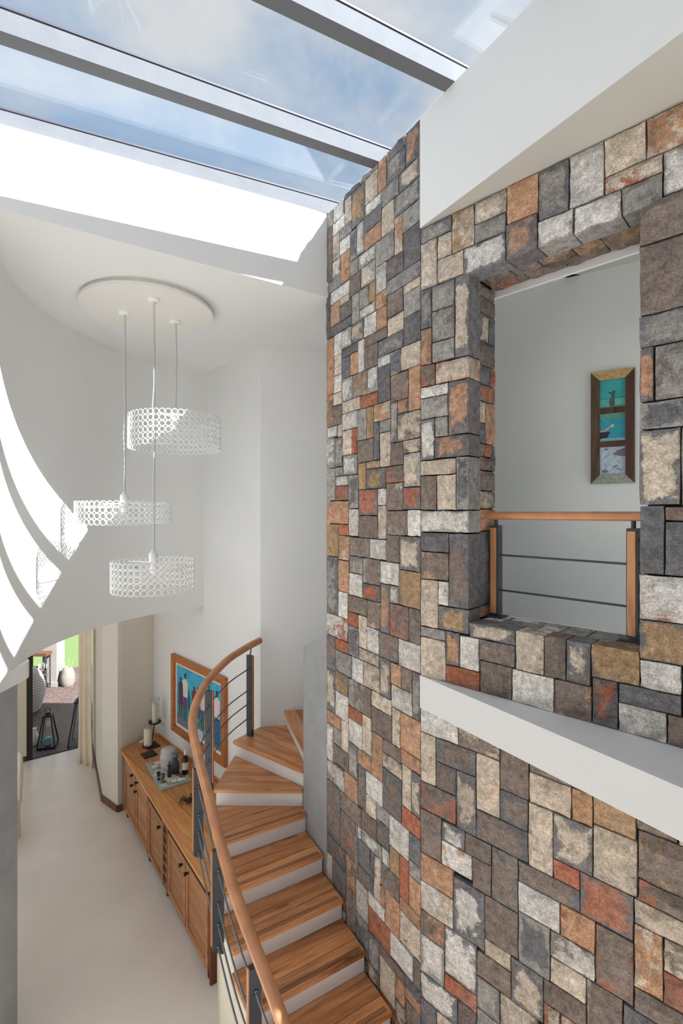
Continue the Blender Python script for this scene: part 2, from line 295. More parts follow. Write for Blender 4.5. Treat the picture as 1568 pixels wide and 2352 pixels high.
# stones of the two walls: from, to (mm along the wall), bottom, top (mm from eye level), colour code
P_STONES = '940,1010,595,695,c;0,175,1420,1480,c;835,980,1630,1685,c;930,1050,285,360,g;0,155,-3080,-3005,d;120,235,645,740,od;435,610,310,365,y;590,650,855,1035,gy;315,460,1010,1080,w;150,260,-3390,-3245,ct;360,460,45,165,w;310,440,550,635,gt;320,410,-2435,-2320,gw;0,175,380,465,ct;485,570,1500,1650,y;500,555,-2740,-2430,d;220,320,-615,-495,gw;950,1080,855,955,c;710,825,1795,1915,g;950,1065,1095,1255,c;355,485,1425,1535,oc;845,1000,-185,-95,r;725,795,440,635,r;0,115,-2330,-2230,g;955,1075,-1865,-1735,g;555,720,-2740,-2625,t;1010,1190,605,695,gw;845,1050,205,285,gw;80,195,-1160,-1015,tr;485,695,1425,1500,gw;800,980,2140,2230,g;1095,1190,-3045,-2805,c;965,1090,1885,2025,gw;155,260,-3245,-3090,ot;200,315,920,1080,gd;950,1065,955,1095,w;480,610,-2190,-2050,c;705,860,-870,-765,r;920,1070,2330,2460,w;850,1045,-1100,-1010,r;1070,1190,2330,2460,g;685,920,2425,2460,d;195,310,-1160,-1015,o;375,580,-2840,-2740,w;655,850,-1580,-1485,r;215,320,-2435,-2260,yt;0,155,-3155,-3080,o;630,710,1035,1275,w;325,480,-2160,-2050,g;825,980,2025,2140,w;460,685,760,855,r;765,850,-1485,-1275,g;200,400,-1660,-1565,tr;0,75,-3005,-2825,td;350,475,1275,1425,o;155,435,-3090,-3020,t;415,620,2150,2235,gw;710,825,1040,1205,o;0,210,-2620,-2535,o;570,695,1500,1645,g;460,685,2425,2460,g;540,720,-1880,-1760,ot;710,950,1205,1275,d;610,710,165,365,y;0,150,-3310,-3155,t;950,1065,1255,1425,w;485,710,1800,1905,gw;805,950,1275,1425,gw;235,310,465,740,dg;0,180,1825,1965,g;0,130,-155,15,w;965,1190,1790,1885,g;205,295,-1565,-1315,ct;510,600,530,760,y;460,590,855,1035,gw;900,1090,2230,2330,w;0,200,-1650,-1555,o;170,370,195,310,tr;175,310,310,465,t;825,950,1040,1205,d;440,510,365,635,d;360,460,-190,45,c;170,345,1195,1320,co;345,630,1200,1275,t;90,185,-1925,-1650,ct;150,355,2395,2460,gd;800,980,1505,1630,td;735,825,1915,2140,gd;980,1125,1505,1685,o;940,1080,695,855,t;475,635,1275,1425,w;980,1090,2025,2230,c;0,115,-2230,-2055,d;955,1190,-1735,-1630,o;0,175,15,160,rd;800,900,2230,2425,c;360,485,1535,1725,w;220,415,2110,2235,g;845,955,-1865,-1630,c;310,510,635,760,oc;695,800,1425,1645,g;845,1050,90,205,r;685,940,765,860,c;0,115,-2535,-2330,oc;445,705,-1095,-1005,gc;1075,1190,-2040,-1735,gw;0,115,-835,-615,t;650,785,860,1035,gy;325,475,-2320,-2160,td;435,580,-3250,-3020,dg;940,1050,360,595,dg;645,830,-465,-335,g;475,670,-2330,-2190,t;675,835,1645,1795,t;630,735,1915,2150,gw;180,270,1715,1965,co;0,170,1265,1420,g;415,630,2035,2150,d;415,630,1905,2035,o;430,655,-635,-520,rd;0,80,-1315,-1015,dg;0,220,2105,2235,cd;835,1125,1685,1790,w;170,360,1580,1715,td;300,540,-1385,-1275,ct;410,670,-2430,-2330,gw;800,1125,1425,1505,d;460,630,1035,1200,t;635,805,1275,1425,cd;215,360,-340,-155,t;795,940,440,635,ct;595,705,-1005,-765,ct;0,190,-2055,-1925,r;1080,1190,695,960,ot;115,215,-2535,-2260,r;725,940,635,765,w;360,560,-335,-190,w;555,720,-2625,-2430,d;720,845,-2015,-1760,dg;0,200,925,1080,c;445,595,-1005,-830,w;860,1000,-830,-625,w;175,350,1320,1480,dt;540,655,-1760,-1485,c;1125,1190,1420,1790,d;355,460,2235,2460,o;270,415,1905,2110,cw;0,90,-1925,-1650,cd;0,120,645,925,oy;0,170,1080,1265,d;705,845,-185,25,w;845,1075,-2015,-1865,t;460,620,2235,2425,c;850,1045,-1430,-1270,yt;655,840,-635,-465,w;485,675,1650,1800,gc;185,400,-1765,-1660,ct;600,725,530,760,g;310,435,310,550,c;260,435,-3340,-3090,c;220,430,-495,-340,w;610,715,-2190,-1880,td;785,950,860,1040,gw;830,1000,-380,-185,oc;215,420,-2590,-2435,tg;655,845,-1760,-1580,w;825,965,1795,2025,o;430,595,-830,-635,tc;80,300,-1315,-1160,w;1050,1190,355,605,gw;710,845,25,285,gd;715,910,-2200,-2015,o;170,460,1080,1195,dg;315,460,760,1010,d;640,800,-1275,-1095,w;370,610,165,310,yd;0,150,2235,2460,do;150,355,2235,2395,dg;1045,1190,-1285,-1010,td;0,355,1480,1580,g;310,440,-1275,-1010,dc;580,740,-3255,-2995,gd;510,720,365,530,t;120,310,740,920,to;400,610,-2050,-1880,w;720,930,285,440,gw;175,360,10,195,tc;0,170,160,380,gc;705,850,-1095,-870,gd;1050,1190,90,355,gt;420,500,-2740,-2430,ct;885,1095,-3020,-2805,d;745,885,-2895,-2645,ot;320,430,-835,-495,od;595,860,-765,-635,t;440,640,-1275,-1095,cg;75,315,-3005,-2840,w;270,485,1725,1905,g;460,705,-190,-25,t;130,360,-155,10,tg;580,740,-2995,-2750,w;0,235,465,645,ct;0,270,1965,2105,dg;0,225,-1015,-835,w;720,745,-2750,-2345,g;1045,1190,-1630,-1285,cd;910,1190,-2200,-2040,wt;430,645,-520,-335,tg;1065,1190,960,1420,ot;840,1000,-625,-380,oy;850,1045,-1630,-1430,wc;560,830,-335,-190,t;0,170,1580,1825,d;210,375,-2840,-2590,ot;540,765,-1485,-1275,tg;1000,1190,-360,-95,y;670,965,-2345,-2200,tg;740,885,-3310,-2895,tr;400,540,-1880,-1565,oy;115,320,-835,-615,tr;115,325,-2260,-2055,w;0,210,-2825,-2620,ct;885,1190,-2805,-2645,dt;295,540,-1565,-1385,t;0,215,-380,-155,cd;460,705,-25,165,rd;225,445,-1010,-835,td;315,580,-3020,-2840,r;800,1045,-1270,-1100,g;0,220,-615,-380,y;1090,1190,1885,2330,t;0,205,-1555,-1315,oc;620,800,2150,2425,yd;845,1190,-95,90,o;745,965,-2645,-2345,tr;190,400,-2050,-1765,td;860,1190,-1010,-830,wr;1000,1190,-830,-360,dg;965,1190,-2645,-2200,td;0,200,-3570,-3350,tr;260,440,-3460,-3340,r;885,1110,-3120,-3020,r;440,575,-3360,-3250,ct;200,260,-3610,-3390,o;575,740,-3380,-3255,td;0,175,-3690,-3570,c;375,420,-2740,-2590,o;0,150,-3350,-3310,dg;885,1050,-3230,-3120,gw;440,575,-3470,-3360,g;670,720,-2430,-2345,w;260,395,-3575,-3460,tr'
B_STONES = '1355,1525,-1440,-1345,c;1305,1480,-40,25,t;770,855,-2695,-2525,cr;1195,1355,-1440,-1335,t;130,205,-565,-415,w;0,185,-775,-710,g;105,200,455,575,g;855,930,-2695,-2525,cr;820,950,-1860,-1760,ro;910,1010,-1525,-1365,oy;120,310,-3205,-3030,c;125,225,1530,1670,c;0,200,705,775,wt;390,530,-2985,-2820,g;440,595,-2490,-2395,co;0,120,-3240,-3025,d;1205,1265,495,740,do!;695,965,-1365,-1220,t;185,280,-910,-710,od;1135,1300,1390,1500,g;0,110,775,910,tr;1140,1340,-2430,-2275,d;0,225,1670,1765,dg;1370,1520,-885,-665,gt;1315,1520,-1020,-885,t;115,255,-1675,-1515,td;315,480,-1975,-1855,t;375,565,1530,1635,g;1060,1300,1500,1585,cr;155,315,-1975,-1855,wd;1210,1370,-795,-665,wt;885,1000,-845,-635,cd;805,980,-2400,-2265,ct;360,480,-2150,-1975,t;265,390,-3030,-2860,t;775,885,-845,-635,t;1120,1370,-885,-795,d;85,245,910,1035,g;375,570,1635,1765,gc;740,920,1365,1505,gw;1365,1480,25,370,g;340,620,-720,-635,cd;920,1135,1365,1500,gw;280,405,-910,-720,w;1005,1120,-1020,-795,rd;0,85,910,1135,ot;855,1020,-2130,-1970,or;175,390,-2860,-2760,ro;1300,1465,1390,1585,gw;85,245,1225,1380,g;1120,1315,-1020,-885,w;0,175,-2625,-2475,to;0,85,1135,1380,dg;1300,1525,-2165,-2020,r;0,255,225,320,co;0,205,-245,-125,d;390,530,-2820,-2635,dg;1010,1195,-1500,-1320,yo;125,305,1385,1530,c;1300,1525,-2020,-1875,ct;185,410,-1020,-910,r;1200,1525,-1765,-1665,tr;405,620,-840,-720,td;530,690,-1690,-1520,td;770,980,-2525,-2400,t;1235,1465,1585,1765,oc;255,340,10,325,gd!;0,200,575,705,gt;0,120,10,225,t;1205,1480,370,495,gd!;805,1020,-2265,-2130,wt;390,595,-2635,-2490,ty;1000,1210,-795,-665,yt;85,245,1035,1225,gt;1185,1525,-1875,-1765,c;1305,1480,-280,-40,d;120,255,10,225,c;0,175,-2860,-2625,gw;110,340,775,905,co!;565,740,1365,1560,od;1060,1235,1585,1765,c;130,340,-710,-565,yd!;225,375,1530,1765,cy;620,775,-845,-635,ct;530,740,-2880,-2640,ct;155,360,-2120,-1975,wo;105,340,325,455,od!;0,115,-1675,-1370,ct;0,105,320,575,wd;1205,1305,-280,30,d!;410,600,-1020,-840,t;825,1005,-1020,-845,to;305,565,1385,1530,dw;1185,1300,-2165,-1875,oc;695,910,-1525,-1365,c;635,950,-1970,-1860,dt;1185,1525,-2275,-2165,t;270,530,-1370,-1220,ct;1205,1480,740,885,dg!;570,745,1560,1765,oc;635,855,-2130,-1970,w;0,270,-1370,-1220,w;0,205,-415,-245,to;0,235,-2295,-2120,o;600,825,-1020,-845,wr;745,900,1505,1765,dg;0,130,-710,-415,c;595,770,-2640,-2400,cd;0,155,-2120,-1845,t;0,235,-2475,-2295,cw;115,385,-1515,-1370,dt;1265,1480,495,740,gt;1205,1480,-665,-485,yd!;0,125,1380,1670,gc;900,1060,1505,1765,w;0,255,-1845,-1675,tr;0,265,-3025,-2860,wd;1205,1480,1200,1390,t!;530,695,-1520,-1220,t;385,530,-1690,-1370,co;480,635,-2150,-1855,td;690,820,-1860,-1525,ct;200,340,455,775,do!;820,1010,-1760,-1525,cd;635,805,-2400,-2130,gd;950,1185,-1970,-1760,rd;1020,1185,-2265,-1970,tr;980,1140,-2565,-2265,tc;1205,1480,-485,-280,wr!;245,340,905,1385,dc!;0,340,-125,10,gw!;0,185,-1020,-775,cg;1010,1200,-1760,-1500,c;440,635,-2395,-2150,t;255,385,-1855,-1515,cd;385,690,-1855,-1690,td;1205,1365,30,370,dc!;205,340,-565,-125,dt!;1200,1525,-1665,-1440,ty;175,390,-2760,-2475,dw;1205,1480,885,1200,t!;235,440,-2475,-2150,dw;0,150,-3920,-3740,c;0,220,-3740,-3605,ct;0,215,-3605,-3435,d;120,325,-3435,-3205,r;220,440,-3700,-3535,w;325,550,-3535,-3350,r;325,510,-3350,-3205,ct;390,580,-3205,-3045,w;580,750,-3340,-3120,g;580,775,-3120,-2985,d;740,920,-2985,-2810,ct;920,1095,-3000,-2785,gw;930,1095,-2785,-2560,tr;1095,1255,-2825,-2675,g;1140,1285,-2675,-2495,gw;1340,1530,-2580,-2365,r;1465,1645,1390,1575,t;1480,1635,-665,-440,r;1480,1635,-440,-265,ct;1480,1675,-265,-125,ct;1480,1675,-125,25,dg;1480,1675,25,170,dg;1480,1660,170,315,o;1480,1655,315,490,c;1480,1705,490,635,r;1480,1630,635,845,r;1480,1620,845,1060,t;1480,1645,1060,1240,w;1520,1665,-1020,-890,td;1520,1740,-890,-730,gw;1525,1660,-2365,-2155,r;1525,1680,-2155,-1940,c;1525,1685,-1940,-1780,d;1525,1800,-1780,-1645,ct;1525,1715,-1645,-1470,d;1525,1750,-1470,-1255,tr;1465,1605,1575,1765,c;1620,1780,845,975,dg;1605,1805,1575,1715,g;1635,1800,-730,-565,tr;1635,1800,-565,-350,d;1630,1800,635,855,td;775,925,-3190,-2965,t;1480,1645,1240,1390,dg;1645,1800,975,1125,o;1645,1800,1125,1285,g;1645,1800,1285,1455,gw;1660,1800,170,315,t;1675,1800,-350,-125,w;1675,1800,-125,35,gw;1660,1800,-2365,-2125,w;1195,1380,-1335,-1220,d;1655,1800,315,445,o;1685,1800,-2125,-1935,c;0,120,-3435,-3240,ct;965,1195,-1320,-1220,c;530,740,-2985,-2880,o;740,940,-2810,-2695,gw;1285,1485,-2725,-2580,o;1645,1800,1455,1575,o;1380,1525,-1345,-1220,t;1705,1800,445,635,td;1685,1800,-1935,-1780,g;1665,1800,-1020,-890,r;150,340,-3920,-3740,t;550,740,-3530,-3340,gw;1675,1800,35,170,c;1340,1555,-2365,-2275,ct;1530,1715,-2555,-2365,d;1715,1800,-1645,-1505,dg;310,390,-3205,-3010,dg;0,175,-4095,-3920,ct;1095,1255,-3000,-2825,gw;1140,1340,-2495,-2430,o;925,1095,-3175,-3000,o;390,580,-3045,-2985,r;750,915,-3355,-3190,gw;215,325,-3535,-3435,o;1750,1800,-1505,-1240,d;1605,1800,1715,1765,d;1740,1800,-890,-730,gw;510,580,-3340,-3205,w;1525,1730,-1255,-1220,td;440,585,-3685,-3535,o;220,485,-3740,-3700,t;1520,1635,-730,-665,gw;1255,1400,-2870,-2725,o'

M_LOWBOUNCE = mat('low_bounce_grey', (140, 132, 124), 0.95, var=0.2, scale=8, bump=0.4, bscale=30)  # made-up dark finish for unseen walls, holds down bounced sunlight
# ------------------------------------------------------------------ large structure
def wall_seg(mb, a, b_, thick, z0, z1, side=1, mi=0):
    """upright slab from plan point a to b, thickness laid off to one side"""
    a, b_ = Vector((a[0], a[1], 0)), Vector((b_[0], b_[1], 0)); d = (b_ - a).normalized(); nrm = Vector((-d.y, d.x, 0)) * side * thick
    mb.prism([xy(a), xy(b_), xy(b_ + nrm), xy(a + nrm)], z0, z1, mi)
    return mb

struct(MB().prism([(-7, -3), (4, -3), (4, 7.2), (-2.2, 8.0), (-4.42, 8.92), (-4.633, 8.751), (-5.18, 8.336), (-7, 6.955)], FL - 0.3, FL).build('floor', M_FLOOR))

# lower storey: wall left of the garden door, pier by the sideboard, wall with the painting, stair back wall
wl_ = struct(wall_seg(MB(), (-7, 6.955), (-5.25, 8.283), 0.25, FL, -1.19, 1).build('wall_garden', M_CREAM))
struct(MB().box((-5.215 - 0.03, 8.31 + 0.04, (FL - 1.7) / 2), (0.035, 0.0265, 0), (-0.03, 0.04, 0), (0, 0, (-1.7 - FL) / 2)).build('door_1', mat('dark_bronze_frame', (38, 30, 27), 0.5), bevel=0.004))
struct(MB().prism([(-5.18, 8.34), (-4.40, 8.94), (-4.44, 8.99), (-5.22, 8.39)], FL - 0.02, FL + 0.012).build('trim_1', mat('dark_sill', (52, 38, 30), 0.5)))
struct(wall_seg(MB(), (-5.25, 8.283), (-4.40, 8.93), 0.25, -1.75, -1.19, 1).build('wall_lintel', M_CREAM))
I_ = CORNER + WD * 2.79
PIER = [xy(I_), (-3.065, 6.93), (-3.10, 6.885), (-3.442, 7.154), (-4.078, 8.235), (-4.42, 8.82), (-4.1, 9.2), (-2.5, 8.2)]
struct(MB().prism(PIER, FL, -1.19).build('wall_pier', M_PIER))
def skirting(name, pts, h=0.09, t=0.018):
    mb = MB()
    for a, b_ in zip(pts[:-1], pts[1:]): wall_seg(mb, a, b_, t, FL, FL + h, 1)
    return struct(mb.build(name, M_BASE))
skirting('baseboard_pier', [(-4.42, 8.82), (-4.078, 8.235), (-3.442, 7.154), (-3.10, 6.885), (-3.065, 6.93)][::-1], t=0.02)
skirting('baseboard_garden', [(-7, 6.955), (-5.25, 8.283)], t=0.02)

pw = MB(); wall_seg(pw, xy(CORNER), xy(I_ + WD * 0.1), 0.16, FL, CZ, 1 if Vector((-WD.y, WD.x, 0)).dot(WN) < 0 else -1)
struct(pw.build('wall_picture', M_WHITE))
BK = Vector((1.0, 0.12, 0)).normalized()
bw = MB(); wall_seg(bw, xy(CORNER), xy(CORNER + BK * 1.15), 0.16, FL, CZ, 1); wall_seg(bw, xy(CORNER + BK * 1.15), xy(CORNER + BK * 2.6), 0.16, FL, CZ, 1)
struct(bw.build('wall_stairback', M_WHITE))

# curved wall of the upper storey
A0, A1, NA = math.radians(129.6), math.radians(211.8), 132
def arc(r, k): a = A0 + (A1 - A0) * k / NA; return (CC.x + r * math.cos(a), CC.y + r * math.sin(a))
cw = MB(); v = []
for k in range(NA + 1):
    i, o_ = arc(CR, k), arc(CR + 0.16, k); v += [(i[0], i[1], -1.2), (i[0], i[1], CZ), (o_[0], o_[1], CZ), (o_[0], o_[1], -1.2)]
f = [tuple(4 * k + j for j in q) for k in range(NA) for q in ((0, 4, 5, 1), (1, 5, 6, 2), (2, 6, 7, 3), (3, 7, 4, 0))]
cw.add(v, f, 0, False); struct(cw.build('wall_curved', M_WHITE))
# upper left wall out of frame, lower ceiling outside the curve
ul = MB(); e_ = arc(CR, NA)
wall_seg(ul, e_, (-2.62, 2.2), 0.16, -1.2, 2.3, -1); wall_seg(ul, (-2.62, 2.2), (-2.62, -3), 0.16, -1.2, 2.3, -1)
struct(ul.build('wall_left', M_LOWBOUNCE))
lc = MB(); v = []
for k in range(NA + 1):
    i, o_ = arc(CR + 0.005, k), arc(CR + 4.9, k); v += [(i[0], i[1], -1.2), (o_[0], o_[1], -1.2), (i[0], i[1], -1.02), (o_[0], o_[1], -1.02)]
f = [tuple(4 * k + j for j in q) for k in range(NA) for q in ((0, 1, 5, 4), (2, 6, 7, 3), (0, 4, 6, 2), (1, 3, 7, 5))]
lc.add(v, f); lc.prism([e_, (-2.62, 2.2), (-2.62, -3), (-7, -3), (-7, 2)], -1.2, -1.02)
struct(lc.build('ceiling_lower', M_WHITE))
# rounded slab end and concrete pier that carries it
r_ = 0.16; cx, cy = -2.505 - r_, 4.10 - r_
pl = [(-3.6, 2.6), (-2.505, 2.6)] + [(cx + r_ * math.cos(a), cy + r_ * math.sin(a)) for a in [math.pi / 2 * k / 8 for k in range(9)]] + [(-3.6, 4.10)]
struct(MB().prism(pl, -1.33, -1.201).build('trim_2', M_WHITE))
struct(MB().abox(-3.15, -2.53, 3.62, 3.88, FL, -1.33).build('wall_column', M_CONC))

# ceiling beside the roof light, soffit over the gallery, white band and roof-light kerb
LS = Vector((-0.122, 4.09, 0)); LD = Vector((-1, -0.6317, 0)).normalized(); LE = LS + LD * 2.75; KN = Vector((-LD.y, LD.x, 0)); KN = KN if KN.dot(DP) > 0 else -KN
struct(MB().prism([xy(LS + KN * 0.001), xy(LE + KN * 0.001), (-3.3, 2.3), (-3.3, 7.3), (4.4, 7.3), (4.4, 3.7), (1.6, 3.7), xy(Pp(0.0, -0.1)), xy(Pp(PE - 0.05, -0.1))], CZ, CZ + 0.12).build('ceiling', M_WHITE))
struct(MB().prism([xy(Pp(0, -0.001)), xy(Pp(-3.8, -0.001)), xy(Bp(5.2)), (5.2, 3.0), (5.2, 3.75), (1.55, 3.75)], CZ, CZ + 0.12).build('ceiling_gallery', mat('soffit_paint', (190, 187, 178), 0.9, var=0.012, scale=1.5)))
bd = MB(); wall_seg(bd, xy(O), xy(Pp(-3.8)), 0.12, CZ + 0.003, TOP, 1 if (Vector((DP.y, -DP.x, 0))).dot(NP) < 0 else -1)
struct(bd.build('wall_band', M_WHITE))
GSL = 0.085                                                  # fall of the glass away from the stone wall
def gz(o): return TOP - GSL * o
up = MB(); a_, b2 = LS, LS + LD * 3.1; nn = Vector((-LD.y, LD.x, 0));  nn = nn if nn.dot(DP) > 0 else -nn
oe = (b2 - O).dot(NP)
up.prism([xy(a_), xy(b2), xy(b2 + nn * 0.15), xy(a_ + nn * 0.15)], CZ + 0.003, [TOP - 0.0, gz(oe), gz(oe), TOP - 0.0])
struct(up.build('wall_kerb', M_WHITE))

# roof light: sloping concrete beams on the stone wall, panes between them
sky = empty('window_1', Pp(0.4, 1.0, TOP), kind='structure')
BH, BW = 0.11, 0.085
bs = [1.135 - 0.755 * k for k in range(7)]
bs[0] = 1.16; bs[1] = 0.448; bs[2] = -0.307; bs[3:] = [-0.307 - 0.755 * k for k in range(1, 6)]
OL = 3.0
def sl(s, o, dz): return Pp(s, o, gz(o) + dz)
def slopebox(mb, s0, s1, o0, o1, z0, z1):
    p = [sl(s, o, z) for z in (z0, z1) for o in (o0, o1) for s in (s0, s1)]
    mb.add(p, [(0, 2, 3, 1), (4, 5, 7, 6), (0, 1, 5, 4), (2, 6, 7, 3), (0, 4, 6, 2), (1, 3, 7, 5)]); return mb
M_GASK = mat('dark_gasket', (52, 48, 62), 0.6)
for s in bs:
    slopebox(MB(), s, s + BW, -0.3, OL, 0.0, BH).build('beam', M_BEAM, sky)
    slopebox(MB(), s - 0.006, s + 0.02, -0.3, OL, BH, BH + 0.012).build('gasket', M_GASK, sky)
for s0, s1 in zip(bs[1:], bs[:-1]):
    slopebox(MB(), s0 + 0.02, s1 + 0.02, -0.3, OL, BH + 0.013, BH + 0.027).build('pane', M_SKYGLASS, sky)
el = MB(); slopebox(el, -4.1, 1.2, OL, OL + 0.15, -0.5, BH + 0.03); struct(el.build('wall_kerbend', M_WHITE))

# gallery: slab wedge between the two wall lines, floor, back wall
GLOBAL_SLAB = struct(MB().prism([xy(O), xy(Pp(-3.8)), xy(Bp(5.2)), (5.2, 3.0), (5.2, 3.75), (1.55, 3.75), (0.9, 3.6)], GB, GF).build('floor_gallery', mat('slab_paint', (214, 214, 214), 0.85, var=0.01)))
G0 = Vector((1.944, 3.6, 0)); GD = Vector((-1.5635, 1, 0)).normalized()
struct(wall_seg(MB(), xy(G0 + GD * 0.95), xy(G0 - GD * 2.6), 0.15, GF, CZ, 1).build('wall_gallery', M_WHITE))
ew = MB(); wall_seg(ew, (1.69, 5.72), (4.3, 2.15), 0.15, FL, CZ, 1); [wall_seg(ew, (4.3, 2.25), xy(Bp(3.2, -0.3)), 0.15, z0, z1, 1) for z0, z1 in ((FL, GF), (0.1, CZ))]
struct(ew.build('wall_east', M_WHITE))
struct(wall_seg(MB(), (4.35, 2.20), xy(Bp(3.2, -0.3) + Vector((0.05, -0.05, 0))), 0.012, GF, 0.1, 1).build('window_added_light', M_GLASS))  # unseen low window, added to let sunlight brighten the gallery wall
struct(MB().abox(-3, 3.2, -3, -0.45, GB, GF).build('floor_landing', M_WHITE))

struct(MB().abox(-2.8, 4.6, -3.2, -3.02, GB, TOP + 0.2).build('wall_back_block', M_LOWBOUNCE))  # unseen wall, added to block light from behind the camera
struct(MB().abox(-1.2, 4.6, -3.2, -3.02, FL, GB).build('wall_backlow_block', M_LOWBOUNCE))  # added out of view as well, cuts back light on the lower walls
# grey newel wall at the turn of the stair
struct(MB().prism([xy(Pp(PE)), xy(Pp(1.6)), xy(Pp(1.6, -0.16)), xy(Pp(PE, -0.16))], FL, [-1.01, -1.2, -1.2, -1.01]).build('wall_newel', M_CONC))

# ------------------------------------------------------------------ stone walls, every stone a piece of its own
pwall = struct(wall_seg(MB(), xy(Pp(0.0, -0.03)), xy(Pp(PE - 0.004, -0.03)), 0.27, FL, TOP - 0.012, -1).build('wall_stone', M_MORTAR))
bwall = MB()
def bbox(s0, s1, z0, z1, d0=0.03, d1=BT):
    bwall.prism([xy(Bp(s0, -d0)), xy(Bp(s1, -d0)), xy(Bp(s1, -d1)), xy(Bp(s0, -d1))], z0, z1)
bbox(0.0, OS0 - 0.03, FL, CZ); bbox(OS1 + 0.03, 3.2, FL, CZ); bbox(OS0 - 0.03, OS1 + 0.03, FL, OZ0 - 0.03); bbox(OS0 - 0.03, OS1 + 0.03, OZ1 + 0.03, CZ)
bwall = struct(bwall.build('wall_opening', M_MORTAR))
lin_ = MB()
def lbox(s0, s1, z0, z1): lin_.prism([xy(Bp(s0, -BT)), xy(Bp(s1, -BT)), xy(Bp(s1, -BT - 0.02)), xy(Bp(s0, -BT - 0.02))], z0, z1)
lbox(0.0, OS0 - 0.02, GF, CZ); lbox(OS1 + 0.02, 3.2, GF, CZ); lbox(OS0 - 0.02, OS1 + 0.02, GF, OZ0 - 0.004); lbox(OS0 - 0.02, OS1 + 0.02, OZ1 - 0.035, CZ)
struct(lin_.build('trim_3', M_WHITE))
struct(MB().prism([xy(Pp(0.0, -0.302)), xy(Pp(PE - 0.01, -0.302)), xy(Pp(PE - 0.01, -0.325)), xy(Pp(0.0, -0.325))], FL, CZ).build('trim_4', M_WHITE))

def stone(parent, c, X, Y, w, h, depth, code, rough=1.0, gap=0.004):
    """one hewn stone: rough front grid, straight sides; local x along the wall, y into it"""
    Zl = X.cross(Y); w -= 2 * gap; h -= 2 * gap
    nx = 3 if w < 0.11 else 4; nz = 3 if h < 0.11 else 4
    sd = random.random() * 100; v = []; f = []
    tilt = (random.uniform(-1, 1), random.uniform(-1, 1)); proud = random.uniform(0.003, 0.012) * rough
    for j in range(nz + 1):
        for i in range(nx + 1):
            fx, fz = i / nx, j / nz; edge = i in (0, nx) or j in (0, nz)
            x = (fx - 0.5) * w; z = (fz - 0.5) * h
            nv = noise.noise(Vector((x * 9 + sd, z * 9, sd)))
            if edge:
                if i in (0, nx): x += random.uniform(-0.0025, 0.0025)
                if j in (0, nz): z += random.uniform(-0.0025, 0.0025)
                y = 0.004 + 0.006 * abs(nv) * rough
            else:
                x += random.uniform(-0.15, 0.15) * w / nx; z += random.uniform(-0.15, 0.15) * h / nz
                y = -proud - 0.015 * nv * rough + 0.004 * (tilt[0] * (fx - .5) + tilt[1] * (fz - .5))
            v.append((x, y, z))
    I2 = lambda i, j: j * (nx + 1) + i
    for j in range(nz):
        for i in range(nx): f.append((I2(i, j), I2(i + 1, j), I2(i + 1, j + 1), I2(i, j + 1)))
    ring = [I2(i, 0) for i in range(nx + 1)] + [I2(nx, j) for j in range(1, nz + 1)] + [I2(i, nz) for i in range(nx - 1, -1, -1)] + [I2(0, j) for j in range(nz - 1, 0, -1)]
    k0 = len(v); cs = [(-w / 2, -h / 2), (w / 2, -h / 2), (w / 2, h / 2), (-w / 2, h / 2)]
    v += [(a, depth, b_) for a, b_ in cs]
    crn = [0, nx, nx + nz, 2 * nx + nz, len(ring)]
    for s in range(4):
        seg = [ring[q % len(ring)] for q in range(crn[s], crn[s + 1] + 1)]
        f.append(tuple(seg[::-1] + [k0 + s, k0 + (s + 1) % 4]))
    f.append((k0 + 3, k0 + 2, k0 + 1, k0))
    me = bpy.data.meshes.new('stone'); me.from_pydata(v, [], f); me.materials.append(stone_mat(code)); me.update()
    M = Matrix((X, Y, Zl)).transposed().to_4x4(); M.translation = c
    return register(bpy.data.objects.new('stone', me), M, parent)

def unpack(t):
    for e in t.split(';'):
        a, b_, c, d, k = e.split(','); yield int(a) / 1000, int(b_) / 1000, int(c) / 1000, int(d) / 1000, k
for s0, s1, z0, z1, k in unpack(P_STONES):
    k = k.replace('!', '')
    stone(pwall, Pp((s0 + s1) / 2, 0.0, (z0 + z1) / 2), -DP, -NP, s1 - s0, z1 - z0, 0.05, k)
for s0, s1, z0, z1, k in unpack(B_STONES):
    if s1 > OS0 + 0.02 and s0 < OS1 - 0.02:
        if abs(z1 - OZ0) < 0.06: z1 = OZ0
        if abs(z0 - OZ1) < 0.04: z0 = OZ1
    near = (s1 > OS0 - 0.02 and s0 < OS1 + 0.02 and z1 > OZ0 - 0.02 and z0 < OZ1 + 0.02)
    k = k.replace('!', '')
    stone(bwall, Bp((s0 + s1) / 2, 0.0, (z0 + z1) / 2), DB, -NB, s1 - s0, z1 - z0, 0.14 if near else 0.05, k, rough=1.5 if s0 > 1.1 else 1.0)
JAMB = [(.14,.33,1.297,1.37,'t'),(.14,.33,1.197,1.297,'t'),(.14,.25,1.027,1.197,'cd'),(.25,.33,1.027,1.197,'d'),(.14,.33,.885,1.027,'t'),(.14,.27,.77,.885,'d'),(.27,.33,.77,.885,'r'),(.14,.33,.666,.77,'rd'),(.14,.21,.537,.666,'c'),(.21,.33,.412,.666,'o'),(.14,.21,.412,.537,'d'),(.14,.2,.333,.412,'t'),(.2,.28,.333,.412,'ro'),(.28,.33,.25,.412,'d'),(.14,.28,.25,.333,'t'),(.14,.33,.128,.25,'t'),(.14,.33,.018,.128,'ct'),(.14,.33,-.115,.018,'or'),(.14,.27,-.563,-.115,'d'),(.27,.33,-.212,-.115,'t'),(.27,.33,-.325,-.212,'t'),(.27,.33,-.563,-.325,'td'),(.14,.33,-.635,-.563,'ot')]
